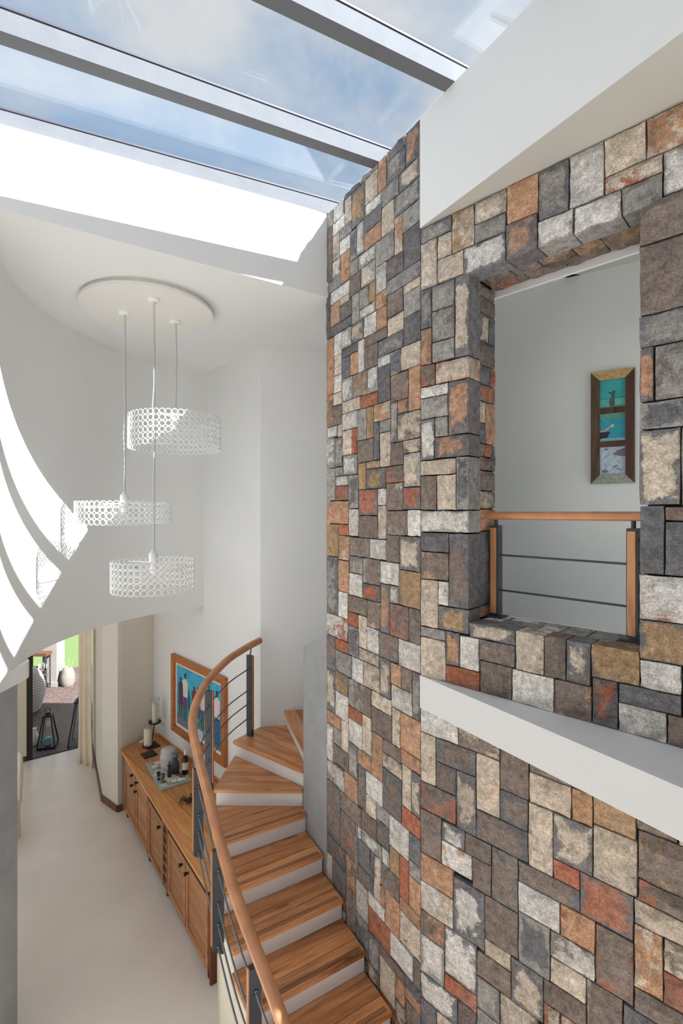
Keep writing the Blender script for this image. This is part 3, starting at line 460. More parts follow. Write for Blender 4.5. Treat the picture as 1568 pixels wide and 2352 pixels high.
for d0, d1, z0, z1, k in JAMB:
    stone(bwall, Bp(OS0, -(d0 + d1) / 2, (z0 + z1) / 2), -NB, -DB, d1 - d0, z1 - z0, 0.035, k)
    stone(bwall, Bp(OS1, -(d0 + d1) / 2, (z0 + z1) / 2), NB, DB, d1 - d0, z1 - z0, 0.035, k)
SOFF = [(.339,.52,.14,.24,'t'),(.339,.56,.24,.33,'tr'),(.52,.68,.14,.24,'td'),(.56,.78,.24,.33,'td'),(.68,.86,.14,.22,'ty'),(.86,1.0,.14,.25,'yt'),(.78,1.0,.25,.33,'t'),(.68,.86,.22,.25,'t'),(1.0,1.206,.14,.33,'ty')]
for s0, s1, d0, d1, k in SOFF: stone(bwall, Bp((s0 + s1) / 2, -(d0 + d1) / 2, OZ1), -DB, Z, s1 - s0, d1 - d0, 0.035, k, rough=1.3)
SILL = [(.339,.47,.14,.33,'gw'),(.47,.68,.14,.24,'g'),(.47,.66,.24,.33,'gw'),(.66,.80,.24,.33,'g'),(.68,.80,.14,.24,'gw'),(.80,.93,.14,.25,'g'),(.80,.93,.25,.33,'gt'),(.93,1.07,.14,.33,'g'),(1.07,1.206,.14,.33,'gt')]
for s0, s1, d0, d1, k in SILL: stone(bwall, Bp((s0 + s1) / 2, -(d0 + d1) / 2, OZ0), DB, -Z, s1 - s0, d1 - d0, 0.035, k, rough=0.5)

# ------------------------------------------------------------------ stair
RISE, GO, SW = 0.165, 0.3135, 0.88
stair = empty('staircase', Pp(0.0, 0.45, FL), 'timber-treaded stair with white risers winding up beside the stone wall', 'staircase')
def zk(k): return -3.332 + RISE * k
nose = {}
for k in range(-4, 4): nose[k] = (Pp(0.258 + GO * k, SW), Pp(0.258 + GO * k, 0.015))          # outer end, wall end
nose[4] = (Vector((-0.985, 4.0, 0)), Pp(1.52, 0.006)); nose[5] = (Vector((-1.135, 4.49, 0)), Pp(1.62, 0.0))
nose[6] = (Vector((-1.10, 5.08, 0)), Pp(1.64, -0.01)); nose[7] = (Vector((-0.634, 5.445, 0)), Pp(1.655, -0.03)); nose[8] = (Vector((-0.02, 5.50, 0)), Pp(1.66, -0.10))
extra = {6: [CORNER + Vector((-0.01, -0.012, 0)) * 1.0]}
def clip(poly, p, d, keep):
    """keep the part of a plan polygon with (q-p).d <= keep (or >= when negative sign is folded into d)"""
    out = []
    for i in range(len(poly)):
        a, b_ = poly[i], poly[(i + 1) % len(poly)]; fa, fb = (a - p).dot(d) - keep, (b_ - p).dot(d) - keep
        if fa <= 0: out.append(a)
        if fa * fb < 0: out.append(a + (b_ - a) * (fa / (fa - fb)))
    return out
for k in range(-4, 8):
    Lk, Rk = nose[k]; Ln, Rn = nose[k + 1]; t = (Rk - Lk).normalized(); fwd = Vector((-t.y, t.x, 0)); fwd = fwd if fwd.dot(Ln + Rn - Lk - Rk) > 0 else -fwd
    tn = (Rn - Ln).normalized(); fn = Vector((-tn.y, tn.x, 0)); fn = fn if fn.dot(fwd) > 0 else -fn
    z = zk(k); poly = [Lk, Rk, Rn, Ln] + extra.get(k, [])
    # white core under the tread, riser in front of it
    core = [Lk + fwd * 0.035, Rk + fwd * 0.035, Rn + fn * 0.03, Ln + fn * 0.03] + extra.get(k, [])
    MB().prism([xy(p) for p in core], FL, z - 0.036).build('carcass', M_CREAM, stair)
    a, b_ = Lk + fwd * 0.028, Rk + fwd * 0.028
    MB().prism([xy(a - t * 0.004), xy(b_), xy(b_ + fwd * 0.012), xy(a - t * 0.004 + fwd * 0.012)], z - RISE - 0.0, z - 0.034).build('riser', mat('riser_white', (224, 218, 214), 0.7, var=0.02), stair)
    # tread of two or three boards running along the nosing
    full = [Lk - t * 0.02, Rk, Rn + fn * 0.026, Ln - tn * 0.02 + fn * 0.026] + extra.get(k, [])
    M = Matrix.Translation(Lk + Z * z) @ Matrix.Rotation(math.atan2(t.y, t.x), 4, 'Z')
    depth = max((p - Lk).dot(fwd) for p in full); cuts = [0.0, 0.135, 0.225] + ([0.36, 0.48, 0.62, 0.8] if depth > 0.4 else []); cuts = [c for c in cuts if c < depth - 0.03] + [depth + 0.01]
    tr = None
    for c0, c1 in zip(cuts[:-1], cuts[1:]):
        pb = clip(clip(full, Lk, fwd, c1 - 0.0006), Lk, -fwd, -c0 - (0.0006 if c0 else -1.0))
        if len(pb) < 3: continue
        mb = MB().prism([xy(p) for p in pb], z - 0.036, z)
        if tr is None: tr = mb.build('tread', M_TREAD, stair, M=M, bevel=0.005)
        else: mb.build('board', M_TREAD, tr, M=M, bevel=0.0012)
    if k <= 4:
        wdt = (Rk - Lk).length
        for q in range(3):
            c = Lk + t * (wdt * 0.5) + fwd * (0.032 + 0.013 * q) + Z * (z + 0.0002)
            MB().box(c, t * (wdt * 0.47), fwd * 0.0022, Z * 0.0006).build('groove', M_GROOVE, tr)
# wall stones end at the stair; plaster apron under the outer edge is the carcass itself

# stair railing
rl = [tuple(Pp(s, o, -3.332 + 0.526 * (s - 0.258) + 0.86)) for s, o in ((-0.85, 0.91), (-0.35, 0.935), (0.033, 0.962), (0.239, 0.983), (0.524, 1.008), (0.841, 1.01), (1.10, 1.0))]
rl += [(-1.105, 3.84, -1.90), (-1.235, 4.12, -1.775), (-1.272, 4.34, -1.68), (-1.245, 4.60, -1.575), (-1.13, 4.89, -1.465), (-1.0, 5.12, -1.41), (-0.872, 5.32, -1.375)]
path = spline(rl, 8)
railing = empty('stair_railing', Pp(0.2, 0.95, FL), 'curved round timber handrail on charcoal steel posts along the stair', 'railing')
MB().tube(path, 0.036, 16).build('handrail', M_RAIL, railing)
def near_path(p): return min(range(len(path)), key=lambda i: (path[i].xy - Vector((p[0], p[1]))).length)
def on_path(test): return min(path, key=test).copy()
POSTS = [(on_path(lambda q: abs((q - O).dot(DP) - t_)), None) for t_ in (-0.33, 0.27, 0.873)] + [(Vector((-1.112, 3.86, 0)), None), (Vector((-1.235, 4.64, 0)), -2.60), (Vector((-0.956, 5.20, 0)), zk(6))]
POSTS = [(Vector((p.x, p.y, 0)), zb) for p, zb in POSTS]
pidx = []
for p, zb in POSTS:
    i = near_path(p); pidx.append(i); tdir = (path[min(i + 1, len(path) - 1)] - path[max(i - 1, 0)]); tdir.z = 0; tdir.normalize(); nd = Vector((-tdir.y, tdir.x, 0))
    if nd.dot(Vector((0.3, 4.6, 0)) - Vector((p.x, p.y, 0))) < 0: nd = -nd
    top = path[i].z - 0.105; zb = path[i].z - 0.82 if zb is None else zb
    po = MB().prism([xy(p + tdir * a + nd * b_) for a, b_ in ((-0.017, -0.037), (0.017, -0.037), (0.017, 0.037), (-0.017, 0.037))], [zb + 0.05, zb + 0.05, zb, zb] if len(pidx) < 5 else zb, top).build('post', M_STEEL, railing, bevel=0.003)
    for sg in (-1, 1): MB().box(p + nd * (sg * 0.0395) + Z * ((zb + 0.08 + top) / 2), tdir * 0.012, nd * 0.004, Z * ((top - zb - 0.08) / 2)).build('wood_inlay', M_RAILV, po)
    MB().tube([(p.x, p.y, top - 0.02), (path[i].x, path[i].y, path[i].z - 0.02)], 0.007, 8).build('rail_pin', M_STEEL, po)
    for dz in (0.24, 0.46, 0.60, 0.75):
        if path[i].z - dz > zb + 0.01:
            MB().lathe(p + tdir * -0.019 + Z * (path[i].z - dz), [(0.0, -0.008), (0.008, -0.008), (0.008, 0.008), (0.0, 0.008)], 8).build('bolt', M_ROD, po)
for dz in (0.24, 0.46, 0.60, 0.75):
    pts = []
    for i in range(0, len(path) - 2):
        # rods run in the plane of the posts, a little inside the rail on the straight flight
        pts.append(Vector((path[i].x, path[i].y, path[i].z - dz)))
    j0 = max(0, pidx[0] - 6)
    off = []
    for i in range(j0, pidx[-1] + 1):
        q = pts[i]; k = max([m for m in range(len(POSTS)) if pidx[m] <= i] or [0]); k2 = min(k + 1, len(POSTS) - 1)
        w_ = 0.0 if pidx[k2] == pidx[k] else min(1.0, max(0.0, (i - pidx[k]) / (pidx[k2] - pidx[k])))
        o0, o1 = [(POSTS[m][0].xy - path[pidx[m]].xy).to_3d() for m in (k, k2)]
        off.append(q + o0.lerp(o1, w_))
    MB().tube(off, 0.0065, 8).build('rod', M_ROD, railing)

# gallery railing in the opening
gr = empty('gallery_railing', Bp(0.75, -0.23, OZ0), 'short timber handrail with two steel posts standing in the stone opening', 'railing')
MB().tube([Bp(OS0 + 0.003, -0.235, -0.022), Bp(OS1 - 0.003, -0.20, -0.022)], 0.024, 16).build('handrail', M_RAIL, gr)
for s, d in ((0.385, 0.245), (1.135, 0.20)):
    b0 = Bp(s, -d, OZ0); po = MB().box(b0 + Z * (0.275 + 0.012), DB * 0.026, NB * 0.03, Z * 0.268).build('post', M_STEEL, gr, bevel=0.003)
    MB().box(b0 + NB * 0.031 - DB * 0.002 + Z * 0.285, DB * 0.018, NB * 0.004, Z * 0.255).build('wood_inlay', M_RAILV, po)
    MB().box(b0 + Z * 0.006, DB * 0.055, NB * 0.05, Z * 0.006).build('base_plate', M_STEEL, po, bevel=0.002)
    MB().tube([b0 + Z * 0.55, b0 + Z * 0.60], 0.011, 10).build('rail_pin', M_STEEL, po)
    for z in (0.10, 0.17, 0.38, 0.50): MB().tube([b0 + DB * 0.026 + Z * z, b0 + DB * 0.034 + Z * z], 0.005, 8).build('bolt', M_ROD, po)
for z in (-0.258, -0.468): MB().tube([Bp(0.40, -0.245, z), Bp(1.12, -0.20, z)], 0.006, 8).build('rod', M_STEEL, gr)

# framed triptych on the gallery wall
GN = Vector((GD.y, -GD.x, 0)); GN = GN if GN.dot(-G0) > 0 else -GN
def Gp(a, d, z): return G0 - GD * a + GN * d + Z * z       # a to the right along the wall
tri = empty('picture_frame', Gp(0.02, 0.0, 0.205), 'narrow salvaged-wood frame of three sea prints on the gallery wall', 'picture')
fa0, fa1, fz0, fz1 = -0.122, 0.156, 0.205, 1.018; fw = 0.058
M_OLD = wood('weathered_board', (62, 46, 38), (96, 70, 54), (136, 108, 84), 0.7, axis=2)
M_OLD2 = wood('red_weathered_board', (50, 30, 24), (78, 46, 36), (104, 64, 48), 0.6, axis=2)
M_OLDY = mat('peeling_yellow', (196, 160, 108), 0.7, var=0.3, scale=40)
M_OLDG = mat('peeling_green', (150, 158, 142), 0.7, var=0.3, scale=40)
def Gpoly(name, pts, d0, d1, m, par):
    v = [Gp(a, d1, z) for a, z in pts] + [Gp(a, d0, z) for a, z in pts]; n = len(pts)
    mb = MB().add(v, [tuple(range(n)), tuple(range(2 * n - 1, n - 1, -1))] + [(i, n + i, n + (i + 1) % n, (i + 1) % n) for i in range(n)])
    return mb.build(name, m, par)
ix0, ix1, iz0, iz1 = fa0 + fw, fa1 - fw, fz0 + 0.062, fz1 - 0.062
Gpoly('frame_board', [(fa0, fz0), (ix0, iz0), (ix0, iz1), (fa0, fz1)], 0.002, 0.03, M_OLD, tri)
Gpoly('frame_board', [(fa1, fz1), (ix1, iz1), (ix1, iz0), (fa1, fz0)], 0.002, 0.03, M_OLD2, tri)
Gpoly('frame_board', [(fa0, fz1), (ix0, iz1), (ix1, iz1), (fa1, fz1)], 0.002, 0.03, M_OLDY, tri)
Gpoly('frame_board', [(fa0, fz0), (fa1, fz0), (ix1, iz0), (ix0, iz0)], 0.002, 0.03, M_OLDG, tri)
ph = (iz1 - iz0 - 2 * 0.04) / 3
def flat(par, name, base_m, polys, x0, z0, w, h, place, d):
    """a print: background sheet and flat colour shapes on it, one mesh; shapes in 0..1"""
    mb = MB(); ms = [base_m]
    mb.add([place(x0, d, z0), place(x0 + w, d, z0), place(x0 + w, d, z0 + h), place(x0, d, z0 + h)], [(0, 1, 2, 3)])
    for i, (col, pts) in enumerate(polys):
        m = mat('ink_%d_%d_%d' % col, col, 0.55, var=0.12, scale=30)
        if m not in ms: ms.append(m)
        mb.add([place(x0 + u * w, d + 0.0004 * (1 + i * 0.15), z0 + q * h) for u, q in pts], [tuple(range(len(pts)))], ms.index(m))
    return mb.build(name, ms, par)
def ell(cx, cy, rx, ry, n=12, rot=0.0):
    return [(cx + rx * math.cos(a) * math.cos(rot) - ry * math.sin(a) * math.sin(rot), cy + rx * math.cos(a) * math.sin(rot) + ry * math.sin(a) * math.cos(rot)) for a in [2 * math.pi * k / n for k in range(n)]]
TEAL = mat('print_teal', (52, 170, 172), 0.5, var=0.15, scale=12); TEAL2 = mat('print_turquoise', (40, 158, 176), 0.5, var=0.15, scale=12); FOAM = mat('print_foam', (186, 200, 212), 0.5, var=0.25, scale=40)
z3, z2, z1_ = iz0, iz0 + ph + 0.04, iz0 + 2 * (ph + 0.04)
pw_ = ix1 - ix0
flat(tri, 'sea_print', TEAL, [((92, 190, 180), [(0, .0), (1, .0), (1, .32), (0, .30)]), ((40, 130, 130), [(0, .30), (1, .33), (1, .36), (0, .33)]), ((70, 84, 80), ell(.52, .40, .07, .20)), ((70, 84, 80), ell(.57, .55, .06, .06)), ((70, 84, 80), ell(.42, .52, .12, .03, rot=-.5)), ((84, 92, 84), ell(.48, .2, .12, .16)), ((120, 120, 100), [(.4, .02), (1, .05), (1, .08), (.4, .06)])], ix0, z1_, pw_, ph, Gp, 0.012)
flat(tri, 'sea_print', TEAL2, [((104, 160, 130), [(0, .82), (1, .82), (1, 1), (0, 1)]), ((150, 200, 210), [(0, .0), (1, .02), (1, .10), (0, .12)]), ((44, 40, 60), [(0, .10), (.3, .14), (.42, .34), (.2, .36), (0, .38)]), ((196, 170, 160), [(.0, .34), (.25, .36), (.5, .56), (.46, .6), (.2, .42), (0, .38)]), ((210, 216, 220), ell(.5, .55, .07, .04, rot=.6)), ((120, 190, 200), [(.1, .8), (.4, .62), (.41, .63), (.1, .82)])], ix0, z2, pw_, ph, Gp, 0.012)
flat(tri, 'sea_print', FOAM, [((120, 116, 136), [(.5, .72), (.7, .88), (1, .95), (1, .66), (.8, .66)]), ((110, 128, 150), ell(.2, .14, .14, .06)), ((120, 140, 160), ell(.6, .3, .12, .04, rot=.4)), ((96, 110, 140), ell(.25, .92, .08, .03)), ((130, 146, 168), ell(.75, .2, .14, .03, rot=-.3))], ix0, z3, pw_, ph, Gp, 0.012)
for zz_ in (iz0 + ph, iz0 + 2 * ph + 0.04): Gpoly('frame_bar', [(ix0, zz_), (ix1, zz_), (ix1, zz_ + 0.04), (ix0, zz_ + 0.04)], 0.002, 0.028, M_OLD2, tri)

# framed painting on the stair wall
def Wp(a, d, z): return CORNER + WD * a + WN * d + Z * z       # a away from the corner, to the left in view
def Wr(x, d, z): return Wp(2.115 - x, d, z)                     # x rightwards from the far edge
pic = empty('framed_painting', Wp(1.4, 0, -3.03), 'large timber-framed bright painting of bathers on the stair wall', 'painting')
x0, x1, pz0, pz1, fw = 0.0, 1.44, -3.03, -1.972, 0.085
M_FRAME = wood('orange_frame', (150, 84, 34), (178, 104, 46), (198, 124, 62), 0.35, knots=False)
def Wpoly(name, pts, d0, d1, m, par):
    v = [Wr(a, d1, z) for a, z in pts] + [Wr(a, d0, z) for a, z in pts]; n = len(pts)
    return MB().add(v, [tuple(range(n)), tuple(range(2 * n - 1, n - 1, -1))] + [(i, n + i, n + (i + 1) % n, (i + 1) % n) for i in range(n)]).build(name, m, par)
Wpoly('frame_rail', [(x0, pz0), (x0 + fw, pz0 + fw), (x0 + fw, pz1 - fw), (x0, pz1)], 0.002, 0.045, M_FRAME, pic)
Wpoly('frame_rail', [(x1, pz1), (x1 - fw, pz1 - fw), (x1 - fw, pz0 + fw), (x1, pz0)], 0.002, 0.045, M_FRAME, pic)
Wpoly('frame_rail', [(x0, pz1), (x0 + fw, pz1 - fw), (x1 - fw, pz1 - fw), (x1, pz1)], 0.002, 0.045, M_FRAME, pic)
Wpoly('frame_rail', [(x0, pz0), (x1, pz0), (x1 - fw, pz0 + fw), (x0 + fw, pz0 + fw)], 0.002, 0.045, M_FRAME, pic)
flat(pic, 'mount', mat('mount_white', (224, 220, 212), 0.8), [], x0 + fw, pz0 + fw, x1 - x0 - 2 * fw, pz1 - pz0 - 2 * fw, Wr, 0.012)
def man(cx, base, h, shirt, shorts, skin=(84, 56, 46)):
    return [(skin, [(cx - .035, base), (cx - .012, base), (cx - .005, base + .45 * h), (cx - .045, base + .45 * h)]), (skin, [(cx + .012, base), (cx + .035, base), (cx + .045, base + .45 * h), (cx + .005, base + .45 * h)]),
            (shorts, [(cx - .055, base + .32 * h), (cx + .055, base + .32 * h), (cx + .045, base + .52 * h), (cx - .045, base + .52 * h)]),
            (shirt, [(cx - .05, base + .5 * h), (cx + .05, base + .5 * h), (cx + .065, base + .82 * h), (cx + .02, base + .88 * h), (cx - .02, base + .88 * h), (cx - .065, base + .82 * h)]),
            (skin, ell(cx, base + .93 * h, .022, .055 * h)), ((30, 26, 30), ell(cx, base + .965 * h, .022, .035 * h))]
SEA = mat('paint_blue', (58, 170, 206), 0.6, var=0.2, scale=8)
art = [((38, 150, 160), [(0, .0), (1, .0), (1, .58), (0, .55)]), ((104, 116, 138), [(0, 0), (.36, 0), (.36, .10), (0, .2)]), ((196, 190, 200), [(.36, 0), (.62, 0), (.62, .12), (.36, .16)]), ((92, 130, 104), [(.8, 0), (1, 0), (1, .12), (.8, .1)])]
art += man(.1, .14, .68, (70, 52, 74), (86, 44, 92)) + man(.21, .12, .80, (216, 212, 196), (120, 48, 120)) + man(.43, .28, .5, (120, 40, 62), (60, 60, 90)) + man(.52, .3, .5, (60, 70, 120), (150, 60, 60)) + man(.62, .16, .62, (206, 200, 200), (44, 90, 140)) + man(.73, .2, .58, (90, 60, 110), (200, 120, 60)) + man(.92, .06, .84, (222, 206, 214), (36, 74, 128))
art += [((232, 186, 60), ell(.81, .36, .05, .14)), ((232, 180, 70), [(.77, .2), (.86, .22), (.84, .34), (.78, .34)]), ((40, 44, 60), ell(.3, .5, .012, .2)), ((36, 96, 150), [(.87, .1), (.98, .1), (.98, .45), (.87, .42)])]
mw = 0.045
flat(pic, 'canvas', SEA, art, x0 + fw + mw, pz0 + fw + mw, x1 - x0 - 2 * (fw + mw), pz1 - pz0 - 2 * (fw + mw), Wr, 0.016)
# wall socket
so = empty('wall_socket', Wp(2.45, 0, -3.12), 'white double wall socket left of the framed painting', 'socket')
MB().box(Wp(2.45, 0.006, -3.07), WD * 0.075, WN * 0.006, Z * 0.042).build('plate', mat('socket_white', (232, 232, 230), 0.5), so, bevel=0.003)
for a in (-0.037, 0.037): MB().box(Wp(2.45 + a, 0.0125, -3.07), WD * 0.022, WN * 0.0015, Z * 0.022).build('outlet', mat('socket_grey', (188, 188, 188), 0.5), so)

# ------------------------------------------------------------------ pendant lamps of white rings under a round ceiling plate
M_LAMP = mat('lamp_white', (238, 238, 236), 0.5, var=0.01)
plate = empty('ceiling_plate', (-1.65, 4.25, CZ), 'round white ceiling plate from which the three ring lamps hang', 'ceiling plate')
MB().lathe((-1.65, 4.25, CZ), [(0.50, 0.0), (0.50, -0.035)], 64, smooth=False).build('spacer', M_WHITE, plate)
MB().lathe((-1.65, 4.25, CZ), [(0.535, -0.035), (0.535, -0.06), (0.0, -0.06)], 64, smooth=False).build('disc', mat('plate_white', (228, 224, 216), 0.7, var=0.01), plate)
ring_me = None
def ring_mesh(d, r=0.0036):
    mb = MB().tube([(d / 2 * math.cos(2 * math.pi * k / 14), 0, d / 2 * math.sin(2 * math.pi * k / 14)) for k in range(14)], r, 4, closed=True)
    me = bpy.data.meshes.new('ring'); me.from_pydata([tuple(p) for p in mb.v], [], mb.f); me.materials.append(M_LAMP)
    me.polygons.foreach_set('use_smooth', [True] * len(me.polygons)); me.update(); return me
ring_me = ring_mesh(0.0455)
PZ = CZ - 0.06
for x, y, rad, rows, zt, label in ((-1.489, 4.449, 0.392, 6, 0.85, 'highest white ring lamp, a tall drum of six rows'), (-1.86, 4.254, 0.377, 4, 0.09, 'middle white ring lamp, shallow drum of four rows by the sunlit wall'), (-1.511, 3.99, 0.313, 5, -0.385, 'lowest and smallest white ring lamp with its spokes showing')):
    lp = empty('pendant_lamp', (x, y, zt - rows * 0.049), label, 'pendant lamp', 'white ring lamps under the ceiling plate')
    MB().lathe((x, y, PZ), [(0.048, 0.0), (0.048, -0.012), (0.042, -0.022), (0.0, -0.022)], 20).build('ceiling_rose', M_LAMP, lp)
    n = 12; cz0, cz1 = PZ - 0.02, zt + 0.075
    wob = random.uniform(0, 6)
    MB().tube([(x + 0.006 * math.sin(wob + i * 1.7) * math.sin(math.pi * i / n), y + 0.006 * math.cos(wob + i * 1.3) * math.sin(math.pi * i / n), cz0 + (cz1 - cz0) * i / n) for i in range(n + 1)], 0.0032, 6).build('cord', mat('cord_clear', (206, 204, 196), 0.5), lp)
    MB().tube([(x + 0.012, y, PZ - 0.02), (x + 0.014, y + 0.004, (cz0 + cz1) / 2), (x + 0.01, y, cz1)], 0.0018, 5).build('steel_wire', M_ROD, lp)
    MB().lathe((x, y, zt - 0.03), [(0.0, 0.0), (0.034, 0.0), (0.034, 0.085), (0.022, 0.09), (0.012, 0.115), (0.0, 0.115)], 20).build('lamp_holder', M_LAMP, lp)
    MB().lathe((x, y, zt - 0.115), [(0.0, 0.0), (0.022, 0.01), (0.03, 0.035), (0.022, 0.065), (0.014, 0.085)], 14).build('bulb', mat('bulb_glass', (236, 236, 240), 0.2), lp)
    for k in range(3):
        a = 0.5 + 2 * math.pi * k / 3
        sp = MB().tube([(x + 0.03 * math.cos(a), y + 0.03 * math.sin(a), zt - 0.018), (x + (rad - 0.004) * math.cos(a), y + (rad - 0.004) * math.sin(a), zt - 0.026)], 0.004, 6).build('spoke', M_LAMP, lp)
        MB().lathe((x + (rad + 0.006) * math.cos(a), y + (rad + 0.006) * math.sin(a), zt - 0.026), [(0.0, -0.006), (0.006, -0.006), (0.006, 0.006), (0.0, 0.006)], 8).build('screw', M_ROD, sp)
    cnt = int(round(2 * math.pi * rad / 0.049))
    sh = MB().tube([(x + (rad + 0.002) * math.cos(2 * math.pi * k / 48), y + (rad + 0.002) * math.sin(2 * math.pi * k / 48), zt - 0.049 * 1.0) for k in range(48)], 0.0012, 4, closed=True).build('shade', M_LAMP, lp)
    for j in range(rows):
        for k in range(cnt):
            a = 2 * math.pi * k / cnt
            o = bpy.data.objects.new('ring', ring_me)
            register(o, Matrix.Translation((x + rad * math.cos(a), y + rad * math.sin(a), zt - 0.049 * (j + 0.5))) @ Matrix.Rotation(a - math.pi / 2, 4, 'Z'), sh)

# ------------------------------------------------------------------ built-in sideboard
WT = -3.29
FP = Vector((-2.968, 6.815, 0)); CD = Vector((0.595, -0.8036, 0)); CN = Vector((-0.8036, -0.595, 0))   # far front corner, along the front, out of the front
def Cp(l, d=0.0, z=0.0): return FP + CD * l + CN * d + Z * z
cab = empty('sideboard', Cp(1.5, -0.2, FL), 'long timber sideboard with slatted doors built in under the stair', 'sideboard')
BACK = [(-1.118, 4.405), (-1.155, 4.50), (-1.118, 5.08), (-0.905, 5.41)]
IC = I_ + Vector((0.02, -0.03, 0))
body = [xy(Cp(-0.10, -0.02)), xy(Cp(3.045, -0.02))] + BACK + [xy(IC + WN * 0.004)]
MB().prism(body, FL + 0.075, WT - 0.042).build('body', M_CAB, cab)
# end panel
MB().box(Cp(3.05, -0.028, (FL + 0.0 + WT - 0.04) / 2), CD * 0.012, CN * 0.03, Z * ((WT - 0.04 - FL) / 2 - 0.0)).build('end_panel', mat('end_panel_brown', (112, 60, 26), 0.45), cab)
BAYS = [(0.0, 0.55), (0.57, 1.11), (1.14, 1.69), (1.89, 2.42), (2.44, 3.0)]
def matC(l, z): return Matrix.Translation(Cp(l, 0.0, z)) @ Matrix.Rotation(math.atan2(CD.y, CD.x), 4, 'Z')
def knob(par, l, z): MB().lathe((0, 0, 0), [(0.0, 0.04), (0.017, 0.038), (0.022, 0.03), (0.014, 0.016), (0.01, 0.0)], 12).build('knob', M_BLACK, par, M=Matrix.Translation(Cp(l, 0.006, z)) @ (Z.rotation_difference(CN)).to_matrix().to_4x4(), local=True)
zb, zt = FL + 0.085, WT - 0.05
for i, (a, b_) in enumerate(BAYS):
    top = zt if i > 1 else zt - 0.155
    if i > 1: top -= 0.075
    st = 0.055
    dm = MB()
    for l0, l1, z0, z1 in ((a, a + st, zb, top), (b_ - st, b_, zb, top), (a + st, b_ - st, zb, zb + 0.06), (a + st, b_ - st, top - 0.05, top)): dm.box(Cp((l0 + l1) / 2, -0.008, (z0 + z1) / 2), CD * ((l1 - l0) / 2 - 0.0008), CN * 0.013, Z * ((z1 - z0) / 2 - 0.0008))
    door = dm.build('door', M_CAB, cab, M=matC(a, zb))
    n = 13; h = (top - 0.05 - zb - 0.06) / n
    for k in range(n):
        z0 = zb + 0.06 + h * k
        MB().box(Cp((a + b_) / 2, -0.014 - 0.002, z0 + h / 2), CD * ((b_ - a) / 2 - st), CN * 0.009, Z * (h / 2 - 0.002)).build('slat', M_CAB, door, M=matC(a, z0))
    kl = {0: b_ - 0.10, 1: a + 0.06, 2: b_ - 0.07, 3: b_ - 0.07, 4: a + 0.06}[i]
    knob(door, kl, top - 0.075 if i > 1 else top - 0.05)
    if i < 2:
        dr = MB().box(Cp((a + b_) / 2, -0.006, zt - 0.075), CD * ((b_ - a) / 2 - 0.001), CN * 0.012, Z * 0.072).build('drawer', M_CAB, cab, M=matC(a, zt))
        knob(dr, b_ - 0.10 if i == 0 else a + 0.10, zt - 0.075)
MB().box(Cp((1.14 + 3.0) / 2 + 0.0, -0.012, zt - 0.036), CD * 0.93, CN * 0.01, Z * 0.036).build('recess_shade_strip', M_DARKWOOD_SHADE, cab)  # dark strip painted in as the shade of the recess under the worktop
# bottle rack column
rk = MB().box(Cp(1.79, -0.012, (zb + zt) / 2), CD * 0.078, CN * 0.012, Z * ((zt - zb) / 2)).build('bottle_rack', M_DARKWOOD_SHADE, cab)
for k in range(7):
    z0 = zb + (zt - zb) * (k + 0.5) / 7
    MB().box(Cp(1.79, 0.004, z0), CD * 0.075, CN * 0.006, Z * 0.006).build('rack_bar', M_CAB, rk)
for l in (1.708, 1.872): MB().box(Cp(l, 0.0, (zb + zt) / 2), CD * 0.010, CN * 0.012, Z * ((zt - zb) / 2)).build('rack_post', M_CAB, rk)
for l in (0.06, 1.12, 1.79, 2.98): MB().box(Cp(l, -0.035, FL + 0.04), CD * 0.022, CN * 0.022, Z * 0.04).build('foot', M_DARKWOOD_SHADE, cab)
# worktop in two boards, jointed parallel to the wall
wt = [Vector((p[0], p[1], 0)) for p in [xy(Cp(-0.115, 0.03)), xy(Cp(3.06, 0.03))] + [(-1.123, 4.40), (-1.16, 4.50), (-1.122, 5.08), (-0.908, 5.408)] + [xy(IC + WN * 0.004)]]
jp = Vector((-2.04, 5.81, 0)); ang = math.atan2(CD.y, CD.x)
for sgn, nm in ((1, 'worktop_board'), (-1, 'worktop_board')):
    pb = clip(wt, jp, WN * sgn, -0.0008)
    MB().prism([xy(p) for p in pb], WT - 0.04, WT).build(nm, M_CABTOP, cab, M=Matrix.Translation((pb[0].x, pb[0].y, WT)) @ Matrix.Rotation(ang, 4, 'Z'), bevel=0.004)
# splashback strip
MB().box(Wp(1.33, 0.008, WT + 0.02), WD * 1.30, WN * 0.007, Z * 0.02).build('back_strip', M_CABTOP, cab)

# things on the sideboard
def square(mb, cx, cy, w, d, rz, z0, z1, mi=0):
    c, s = math.cos(rz), math.sin(rz)
    return mb.prism([(cx + a * c - b_ * s, cy + a * s + b_ * c) for a, b_ in ((-w, -d), (w, -d), (w, d), (-w, d))], z0, z1, mi)
tag(square(MB(), -2.607, 6.735, 0.088, 0.085, 2.3, WT + 0.0005, WT + 0.012).build('slate_mat', M_BLACK, bevel=0.002), 'empty square black slate mat between the candles and the tray', 'mat')
tag(square(MB(), -2.665, 6.985, 0.095, 0.085, 2.3, WT + 0.0005, WT + 0.012).build('slate_mat', M_BLACK, bevel=0.002), 'square black slate mat under the candle holder', 'mat')
M_WAX = mat('ivory_wax', (226, 216, 196), 0.55, var=0.03)
ch = empty('candle_holder', (-2.70, 7.0, WT + 0.0125), 'two-tier black iron candle holder at the far end of the sideboard', 'candle holder')
cbx, cby = -2.715, 6.965; c2x, c2y = -2.64, 7.03; zb0 = WT + 0.0125
MB().lathe((cbx, cby, zb0), [(0.075, 0), (0.075, 0.008), (0.07, 0.012), (0.0, 0.012)], 20).build('lower_dish', M_BLACK, ch)
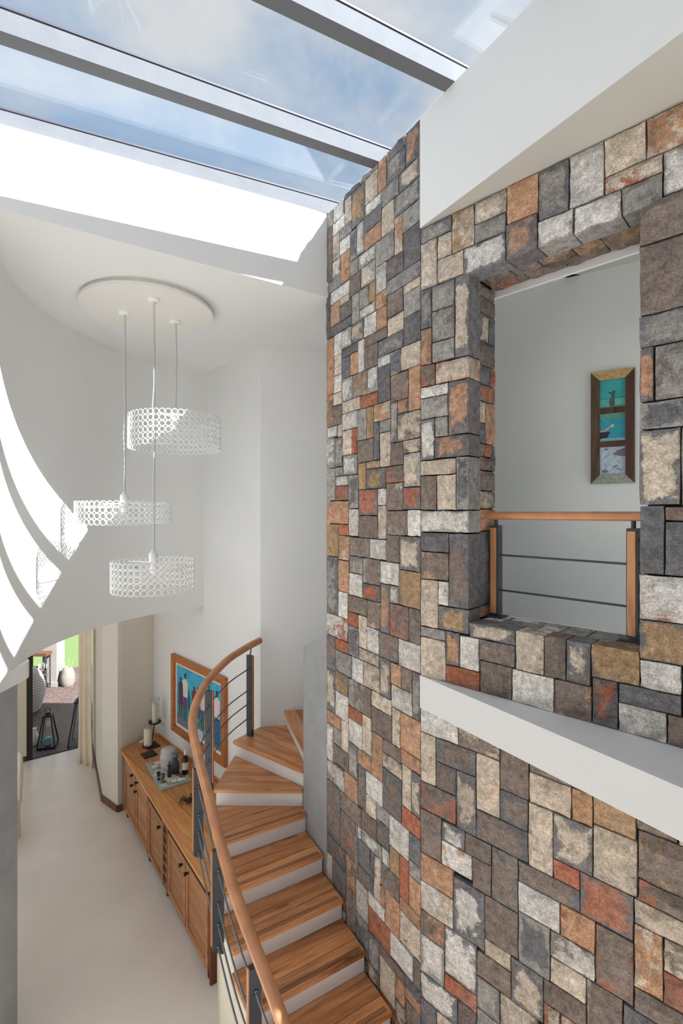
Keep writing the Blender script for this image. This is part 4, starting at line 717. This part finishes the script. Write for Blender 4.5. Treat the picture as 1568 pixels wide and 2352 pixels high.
pm = MB().tube([(cbx + 0.03, cby + 0.05, zb0 + 0.004), (c2x, c2y, zb0 + 0.30)], 0.007, 8); pm.build('stem', M_BLACK, ch)
d2 = MB().lathe((c2x, c2y, zb0 + 0.295), [(0.0, 0), (0.08, 0), (0.085, 0.02), (0.08, 0.02), (0.075, 0.008), (0.0, 0.008)], 20).build('upper_dish', M_BLACK, ch)
for k in range(6):
    a = k * math.pi / 3; MB().tube([(c2x + 0.08 * math.cos(a), c2y + 0.08 * math.sin(a), zb0 + 0.30), (c2x + 0.092 * math.cos(a), c2y + 0.092 * math.sin(a), zb0 + 0.345)], 0.004, 6).build('claw', M_BLACK, d2)
for a in (0.6, 2.7, 4.8): MB().tube([(cbx + 0.072 * math.cos(a), cby + 0.072 * math.sin(a), zb0 + 0.008), (cbx + 0.085 * math.cos(a), cby + 0.085 * math.sin(a), zb0 + 0.05)], 0.004, 6).build('claw', M_BLACK, ch)
def candle(x, y, z, r, h, label):
    c = empty('pillar_candle', (x, y, z), label, 'candle', 'ivory candles on the iron holder')
    MB().lathe((x, y, z), [(r, 0), (r, h - 0.012), (r - 0.012, h), (r * 0.4, h - 0.008), (0.0, h - 0.012)], 20).build('wax', M_WAX, c)
    MB().tube([(x, y, z + h - 0.014), (x + 0.002, y, z + h + 0.008)], 0.0016, 5).build('wick', M_BLACK, c)
candle(cbx, cby, zb0 + 0.0125, 0.053, 0.235, 'thick ivory candle on the lower dish of the holder')
candle(c2x, c2y, zb0 + 0.3035, 0.04, 0.26, 'slim ivory candle on the upper dish inside the glass')
tag(MB().lathe((c2x, c2y, zb0 + 0.304), [(0.062, 0), (0.066, 0.12), (0.06, 0.30), (0.062, 0.34), (0.0605, 0.34), (0.0585, 0.30), (0.0645, 0.12), (0.0605, 0)], 24).build('hurricane_glass', M_GLASS), 'clear glass chimney round the upper candle', 'glass')
for k, nth in enumerate(('nearest', 'middle', 'farthest')):
    c = Vector((-2.845 + 0.015 * k, 7.10 + 0.05 * k, 0)); tag(square(MB(), c.x, c.y, 0.045, 0.014, 0.5, WT + 0.0005, WT + 0.022).build('matchbox', mat('paper_white', (232, 230, 224), 0.7), bevel=0.002), nth + ' of three small white boxes behind the candle holder', 'box', 'small white boxes behind the candles')
# tray
TA, TB, TC = Vector((-2.544, 6.45, 0)), Vector((-2.137, 5.847, 0)), Vector((-1.833, 6.065, 0)); TD = TA + TC - TB
tray = empty('tray', (TA + TC) / 2 + Z * (WT + 0.001), 'glass-edged tray with a pale mosaic base on the sideboard', 'tray')
MB().prism([xy(TA), xy(TB), xy(TC), xy(TD)], WT + 0.001, WT + 0.022).build('glass_edge', mat('sea_glass', (168, 190, 186), 0.15, var=0.04), tray, bevel=0.004)
e1, e2 = (TB - TA), (TC - TB); q = 0
random.seed(21)
nn_ = [9, 3]; cols = [(214, 208, 196), (176, 164, 148), (122, 108, 96), (226, 222, 214), (150, 138, 126)]
for i in range(9):
    for j in range(4):
        a0, a1 = 0.05 + 0.9 * i / 9, 0.05 + 0.9 * (i + 1) / 9; b0, b1 = 0.06 + 0.88 * (j + (0.3 if i % 2 else 0)) / 4.4, 0.06 + 0.88 * (j + 1 + (0.3 if i % 2 else 0)) / 4.4
        p = [TA + e1 * (u + 0.004 * (1 if u == a0 else -1)) + e2 * (w_ + 0.006 * (1 if w_ == b0 else -1)) for u, w_ in ((a0, b0), (a1, b0), (a1, b1), (a0, b1))]
        cc = random.choice(cols); MB().prism([xy(t_) for t_ in p], WT + 0.0215, WT + 0.025).build('mosaic_tile', mat('tile_%d' % cc[0], cc, 0.5, var=0.2, scale=60), tray)
TZ = WT + 0.0255
jar = empty('lidded_jar', (-2.21, 6.36, TZ), 'squat pale grey ceramic jar with a lid on the tray', 'jar')
M_CER = mat('carved_ceramic', (196, 192, 190), 0.6, var=0.12, scale=30, bump=0.4, bscale=60, stretch=(1, 1, 3))
MB().lathe((-2.21, 6.36, TZ), [(0.085, 0), (0.1, 0.02), (0.104, 0.12), (0.1, 0.19), (0.09, 0.2)], 28).build('body', M_CER, jar)
MB().lathe((-2.21, 6.36, TZ), [(0.096, 0.20), (0.098, 0.212), (0.09, 0.235), (0.05, 0.252), (0.0, 0.256)], 28).build('lid', M_CER, jar)
for z in (0.06, 0.13): MB().tube([(-2.21 + 0.105 * math.cos(2 * math.pi * k / 28), 6.36 + 0.105 * math.sin(2 * math.pi * k / 28), TZ + z) for k in range(28)], 0.004, 5, closed=True).build('band', M_CER, jar)
car = empty('decanter', (-2.08, 6.215, TZ), 'smoky grey glass decanter with a wide stopper on the tray', 'decanter')
MB().lathe((-2.08, 6.215, TZ), [(0.04, 0), (0.05, 0.01), (0.052, 0.07), (0.048, 0.12), (0.028, 0.155), (0.026, 0.19)], 24).build('body', mat('smoke_glass', (64, 62, 66), 0.1), car)
MB().lathe((-2.08, 6.215, TZ), [(0.026, 0.19), (0.04, 0.20), (0.042, 0.23), (0.034, 0.245), (0.0, 0.25)], 24).build('stopper', mat('pewter', (116, 122, 124), 0.25, metal=0.6), car)
bo = empty('wine_bottle', (-1.95, 6.20, TZ), 'dark wine bottle with white label and white cap on the tray', 'bottle')
MB().lathe((-1.95, 6.20, TZ), [(0.034, 0), (0.037, 0.006), (0.037, 0.18), (0.03, 0.205), (0.015, 0.225), (0.0145, 0.235)], 20).build('body', mat('bottle_glass', (22, 26, 24), 0.1), bo)
MB().lathe((-1.95, 6.20, TZ), [(0.0378, 0.06), (0.0378, 0.15)], 20).build('label', mat('label_paper', (222, 214, 190), 0.7), bo)
MB().lathe((-1.95, 6.20, TZ), [(0.0155, 0.235), (0.0155, 0.295), (0.0, 0.297)], 16).build('cap', mat('cap_white', (228, 226, 222), 0.5), bo)
opn = empty('bottle_opener', (-2.123, 6.13, TZ), 'tall slim black bottle opener standing on the tray', 'opener')
MB().lathe((-2.123, 6.13, TZ), [(0.024, 0), (0.024, 0.05), (0.015, 0.06), (0.017, 0.12), (0.008, 0.15), (0.006, 0.185), (0.0, 0.187)], 16).build('handle', M_BLACK, opn)
MB().box((-2.123, 6.13, TZ + 0.135), (0.022, 0, 0), (0, 0.008, 0), (0, 0, 0.006)).build('lever', M_BLACK, opn)
for x, y, h, lb in ((-2.156, 6.005, 0.1, 'small tarnished metal goblet at the near edge of the tray'), (-2.235, 6.07, 0.085, 'shorter dark metal goblet at the tray corner')):
    gb = empty('goblet', (x, y, TZ), lb, 'goblet', 'little goblets on the tray')
    mm = mat('tarnish_%d' % int(h * 1000), (96, 92, 84) if h > 0.09 else (58, 56, 52), 0.35, metal=0.5)
    MB().lathe((x, y, TZ), [(0.022, 0), (0.02, 0.006), (0.006, 0.012), (0.006, h * 0.4)], 16).build('foot', mm, gb)
    MB().lathe((x, y, TZ), [(0.006, h * 0.4), (0.022, h * 0.5), (0.026, h), (0.023, h), (0.018, h * 0.55), (0.0, h * 0.5)], 16).build('cup', mm, gb)
rl_ = empty('paper_roll', (-1.99, 6.0, TZ), 'short white roll lying on the near rim of the tray', 'roll')
MB().tube([(-2.045, 5.985, TZ + 0.019), (-1.935, 6.03, TZ + 0.019)], 0.018, 16).build('sheet', mat('paper_white', (232, 230, 224), 0.7), rl_)
MB().tube([(-1.99 - 0.004, 6.0 + 0.006, TZ + 0.019), (-1.99 + 0.004, 6.0 + 0.010, TZ + 0.019)], 0.0188, 16).build('band', mat('kraft', (150, 128, 100), 0.7), rl_)
cr = empty('iron_crab', (-1.72, 5.62, WT + 0.0005), 'small black iron crab ornament on the bare worktop', 'ornament')
MB().lathe((-1.72, 5.62, WT), [(0.0, 0.015), (0.035, 0.02), (0.045, 0.032), (0.03, 0.046), (0.0, 0.05)], 16).build('shell', M_BLACK, cr)
for s in (-1, 1):
    for k in range(4):
        a = 2.2 + s * (0.5 + 0.42 * k); r1, r2 = 0.085, 0.12
        MB().tube([(-1.72 + 0.03 * math.cos(a), 5.62 + 0.03 * math.sin(a), WT + 0.034), (-1.72 + r1 * math.cos(a), 5.62 + r1 * math.sin(a), WT + 0.06), (-1.72 + r2 * math.cos(a + s * .15), 5.62 + r2 * math.sin(a + s * .15), WT + 0.004)], [0.006, 0.005, 0.0025], 6).build('leg', M_BLACK, cr)
# ------------------------------------------------------------------ curtain at the garden door, covered chair
cu = MB(); v = []; f = []; NCU, NZ = 40, 12
for j in range(NZ + 1):
    q = j / NZ; z = FL + 0.003 + (-1.78 - FL) * q; gather = 1.0 + 0.25 * max(0, 0.25 - q) * 4 * 0.6
    for i in range(NCU + 1):
        t_ = i / NCU; base = Vector((-4.40, 8.32, 0)).lerp(Vector((-4.095, 8.15, 0)), (t_ - 0.5) * gather + 0.5); w_ = 0.026 * math.sin(t_ * math.pi * 5 + 0.4 * math.sin(q * 5)) * (1 + 0.5 * (1 - q))
        base += Vector((0.47, -0.88, 0)) * (w_ + (0.10 * max(0, 0.12 - q) / 0.12)); v.append((base.x, base.y, z))
for j in range(NZ):
    for i in range(NCU): a = j * (NCU + 1) + i; f.append((a, a + 1, a + NCU + 2, a + NCU + 1))
cu.add(v, f, 0, True)
cur = empty('curtain', (-4.24, 8.22, FL), 'long cream curtain gathered at the side of the garden door', 'curtain')
fab = cu.build('fabric', mat('cream_linen', (240, 226, 204), 0.9, var=0.04, bump=0.2, bscale=150), cur)
md = fab.modifiers.new('thickness', 'SOLIDIFY'); md.thickness = 0.006
MB().tube([(-4.62, 8.50, -1.775), (-4.09, 8.10, -1.775)], 0.014, 10).build('rail', M_DARKWOOD_SHADE, cur)
ck = empty('covered_chair', (-4.36, 6.2, FL), 'dining chair under a loose white cover, mostly behind the concrete pier', 'chair')
M_COV = mat('white_cover', (226, 220, 208), 0.9, var=0.04, bump=0.3, bscale=60)
def loft(name, secs, m, par):
    mb = MB(); v = []; f = []
    for cx, cy, a, b_, z in secs:
        for k in range(24):
            t_ = 2 * math.pi * k / 24; c, s = math.cos(t_), math.sin(t_); sx = math.copysign(abs(c) ** 0.35, c); sy = math.copysign(abs(s) ** 0.35, s); wv = 1 + 0.03 * math.sin(5 * t_ + z * 9)
            v.append((cx + a * sx * wv, cy + b_ * sy * wv, z))
    for i in range(len(secs) - 1):
        for k in range(24): f.append((i * 24 + k, i * 24 + (k + 1) % 24, (i + 1) * 24 + (k + 1) % 24, (i + 1) * 24 + k))
    mb.add(v, f, 0, True); mb.add(v[-24:], [tuple(range(24))]); return mb.build(name, m, par)
loft('cover_skirt', [(-4.36, 6.2, 0.25, 0.25, FL + 0.005), (-4.36, 6.2, 0.24, 0.24, FL + 0.25), (-4.36, 6.2, 0.245, 0.235, FL + 0.44), (-4.36, 6.2, 0.22, 0.21, FL + 0.475)], M_COV, ck)
loft('cover_back', [(-4.36, 6.40, 0.235, 0.05, FL + 0.40), (-4.36, 6.43, 0.225, 0.045, FL + 0.75), (-4.36, 6.45, 0.215, 0.04, FL + 1.02), (-4.36, 6.45, 0.19, 0.025, FL + 1.045)], M_COV, ck)

# ------------------------------------------------------------------ terrace and garden beyond the door
def brick_mat():
    m = bpy.data.materials.new('terrace_brick'); m.use_nodes = True; n, l = m.node_tree.nodes, m.node_tree.links; b = n['Principled BSDF']; b.inputs['Roughness'].default_value = 0.55
    tc = n.new('ShaderNodeTexCoord'); br = n.new('ShaderNodeTexBrick'); br.inputs['Scale'].default_value = 4.2; br.inputs['Color1'].default_value = lin((96, 78, 72)); br.inputs['Color2'].default_value = lin((114, 94, 86)); br.inputs['Mortar'].default_value = lin((46, 40, 40)); br.inputs['Mortar Size'].default_value = 0.03
    mp = n.new('ShaderNodeMapping'); mp.inputs['Rotation'].default_value = (0, 0, 0.65); l.new(tc.outputs['Object'], mp.inputs['Vector']); l.new(mp.outputs['Vector'], br.inputs['Vector']); l.new(br.outputs['Color'], b.inputs['Base Color'])
    bp = n.new('ShaderNodeBump'); bp.inputs['Strength'].default_value = 0.6; bp.inputs['Distance'].default_value = 0.01; bp.invert = True; l.new(br.outputs['Fac'], bp.inputs['Height']); l.new(bp.outputs['Normal'], b.inputs['Normal'])
    return m
TR = FL - 0.02
struct(MB().prism([(-13, 11.5), (-3, 14.66), (-1.5, 9.6), (-4.40, 8.94), (-5.2, 8.36), (-7.0, 6.96), (-14, 2)], TR - 0.3, TR).build('floor_terrace', brick_mat()))
struct(MB().abox(-24, 14, -22, -3.02, -4.39, FL - 0.02).build('floor_bounce', mat('pale_bounce', (206, 200, 190), 0.85, var=0.08, scale=3)))  # unseen pale ground, added to bounce sunlight into the lower storey
tag(MB().abox(-45, 30, -28, 60, -4.62, -4.40).build('ground_lawn', mat('garden_ground', (128, 124, 112), 0.95, var=0.2, scale=2)), kind='structure')
lw = MB().prism([(-40, 3.2), (-3, 14.66), (-1.5, 15.13), (-1.5, 40), (-40, 40)], -4.38, TR + 0.02).build('lawn', mat('lawn_grass', (92, 112, 60), 0.95, var=0.22, scale=22, bump=0.6, bscale=80)); tag(lw, 'bright green lawn beyond the brick terrace', 'lawn', kind='stuff')
gw = MB(); wall_seg(gw, (-22, 13.5), (2, 24.5), 0.3, TR + 0.021, -3.3, 1); tag(gw.build('garden_wall', mat('pale_garden_wall', (196, 190, 160), 0.9)), 'low pale wall at the far side of the lawn', 'wall')
cl = empty('terrace_pillar', (-6.98, 12.05, TR), 'square plastered pillar at the edge of the brick terrace', 'pillar')
M_PIL = mat('weathered_plaster', (134, 126, 118), 0.9, var=0.05)
MB().abox(-7.16, -6.82, 11.9, 12.24, TR, -0.6).build('shaft', M_PIL, cl); MB().abox(-7.19, -6.79, 11.87, 12.27, TR, TR + 0.1).build('plinth', M_PIL, cl)
co = empty('console_table', (-7.15, 11.75, TR), 'slim timber and metal console standing against the terrace pillar', 'table')
def con(a0, a1, d0, d1, z0, z1, name, m): return MB().abox(-7.36 + a0, -7.36 + a1, 11.62 + d0, 11.62 + d1, TR + z0, TR + z1).build(name, m, co)
M_TEAK = mat('grey_teak', (98, 78, 66), 0.6, var=0.15)
for a in (0.0, 0.42):
    for d in (0, 0.18): con(a, a + 0.025, d, d + 0.025, 0, 0.80, 'leg', M_STEEL)
con(-0.02, 0.465, -0.02, 0.225, 0.80, 0.87, 'top', mat('teak_brown', (92, 58, 42), 0.5)); con(0, 0.445, 0, 0.2, 0.30, 0.33, 'shelf', M_TEAK); con(0, 0.445, 0, 0.2, 0.48, 0.51, 'shelf', M_TEAK); con(0.0, 0.445, 0.19, 0.2, 0.08, 0.10, 'rail', M_STEEL)
for k, nth in enumerate(('leftmost', 'second', 'third', 'rightmost')): tag(MB().lathe((-7.12 + 0.055 * k, 11.70, TR + 0.5105), [(0.018, 0), (0.02, 0.04), (0.016, 0.09), (0.0, 0.092)], 12).build('small_jar', mat('jar_white', (226, 222, 214), 0.5)), nth + ' of the four tiny pale jars from the left on the console shelf', 'jar', 'tiny jars on the console shelf')
sk = empty('round_planter', (-6.60, 11.98, TR), 'rounded pale stone planter on the terrace right of the pillar', 'planter')
M_ST = mat('pale_planter', (116, 108, 100), 0.9, var=0.1, scale=8, bump=0.3)
MB().lathe((-6.60, 11.98, TR), [(0.13, 0), (0.17, 0.1), (0.16, 0.24), (0.12, 0.38), (0.09, 0.44), (0.075, 0.44), (0.1, 0.36), (0.0, 0.34)], 24).build('pot', M_ST, sk)
for k in range(7): a = k * 0.9; MB().tube([(-6.60 + 0.05 * math.cos(a), 11.98 + 0.05 * math.sin(a), TR + 0.34), (-6.60 + 0.14 * math.cos(a), 11.98 + 0.14 * math.sin(a), TR + 0.62)], [0.01, 0.002], 5).build('leaf', mat('dry_leaf', (128, 150, 90), 0.8), sk)
eg = empty('woven_planter', (-6.55, 10.4, TR), 'tall egg-shaped woven grey planter beside the door frame', 'planter')
prof = [(0.13 + 0.17 * math.sin(math.pi * (0.06 + 0.86 * q)) ** 0.8, 0.86 * q) for q in [k / 16 for k in range(17)]]
MB().lathe((-6.55, 10.4, TR), prof + [(prof[-1][0] - 0.03, 0.86), (0.0, 0.80)], 24).build('body', mat('wicker_grey', (178, 172, 166), 0.9, var=0.3, scale=30, bump=0.8, bscale=50, stretch=(1, 1, 4)), eg)
for q in range(1, 16): MB().tube([(-6.55 + (prof[q][0] + 0.004) * math.cos(2 * math.pi * k / 20), 10.4 + (prof[q][0] + 0.004) * math.sin(2 * math.pi * k / 20), TR + prof[q][1]) for k in range(20)], 0.010, 5, closed=True).build('wicker_band', mat('wicker_pale', (198, 194, 190), 0.9), eg)
def lantern(x, y, h, w, label, glow, rz):
    ln = empty('lantern', (x, y, TR), label, 'lantern', 'black lanterns outside the garden door')
    c, s = math.cos(rz), math.sin(rz); R = lambda a, b_: (x + a * c - b_ * s, y + a * s + b_ * c)
    q = [R(a * w, b_ * w) for a, b_ in ((-1, -1), (1, -1), (1, 1), (-1, 1))]
    MB().prism(q, TR, TR + 0.035).build('base', M_BLACK, ln, bevel=0.004)
    t_ = [R(a * w * 0.42, b_ * w * 0.42) for a, b_ in ((-1, -1), (1, -1), (1, 1), (-1, 1))]
    for k in range(4): MB().tube([(q[k][0] * .96 + x * .04, q[k][1] * .96 + y * .04, TR + 0.03), (t_[k][0], t_[k][1], TR + h * 0.82)], 0.011, 6).build('leg', M_BLACK, ln)
    tp = [R(a * w * 0.55, b_ * w * 0.55) for a, b_ in ((-1, -1), (1, -1), (1, 1), (-1, 1))]
    MB().prism(tp, TR + h * 0.82, TR + h * 0.85).build('cap', M_BLACK, ln)
    MB().lathe((x, y, TR + h * 0.85), [(w * 0.4, 0), (w * 0.32, h * 0.06), (0.0, h * 0.07)], 12).build('hood', M_BLACK, ln)
    MB().tube([(x + 0.05 * math.cos(a), y, TR + h * 0.92 + 0.05 * math.sin(a) + 0.03) for a in [2 * math.pi * k / 14 for k in range(14)]], 0.005, 5, closed=True).build('ring', M_BLACK, ln)
    for k in range(4):
        a, b_ = k, (k + 1) % 4
        MB().add([(q[a][0] * .9 + x * .1, q[a][1] * .9 + y * .1, TR + 0.04), (q[b_][0] * .9 + x * .1, q[b_][1] * .9 + y * .1, TR + 0.04), (t_[b_][0] * .95 + x * .05, t_[b_][1] * .95 + y * .05, TR + h * .81), (t_[a][0] * .95 + x * .05, t_[a][1] * .95 + y * .05, TR + h * .81)], [(0, 1, 2, 3)]).build('pane', M_GLASS, ln)
    tag(MB().lathe((x, y, TR + 0.036), [(0.05, 0), (0.055, 0.1), (0.055, glow * 0.9), (0.04, glow), (0.0, glow)], 16).build('lantern_candle', mat('teal_wax', (84, 158, 168), 0.4)), ('short' if glow < 0.2 else 'tall') + ' teal candle inside the ' + ('smaller' if h < 0.8 else 'taller') + ' black lantern', 'candle')
lantern(-5.235, 8.86, 0.66, 0.145, 'smaller black metal lantern in the middle of the doorway', 0.13, 0.3)
lantern(-4.70, 8.98, 0.92, 0.19, 'taller black metal lantern half hidden by the curtain', 0.3, 0.3)
tag(MB().lathe((-5.52, 8.93, TR), [(0.06, 0), (0.075, 0.05), (0.07, 0.16), (0.035, 0.24), (0.03, 0.27), (0.04, 0.29), (0.03, 0.29), (0.0, 0.25)], 20).build('white_vase', mat('vase_white', (232, 230, 226), 0.5)), 'small white vase on the terrace right by the dark door frame', 'vase')
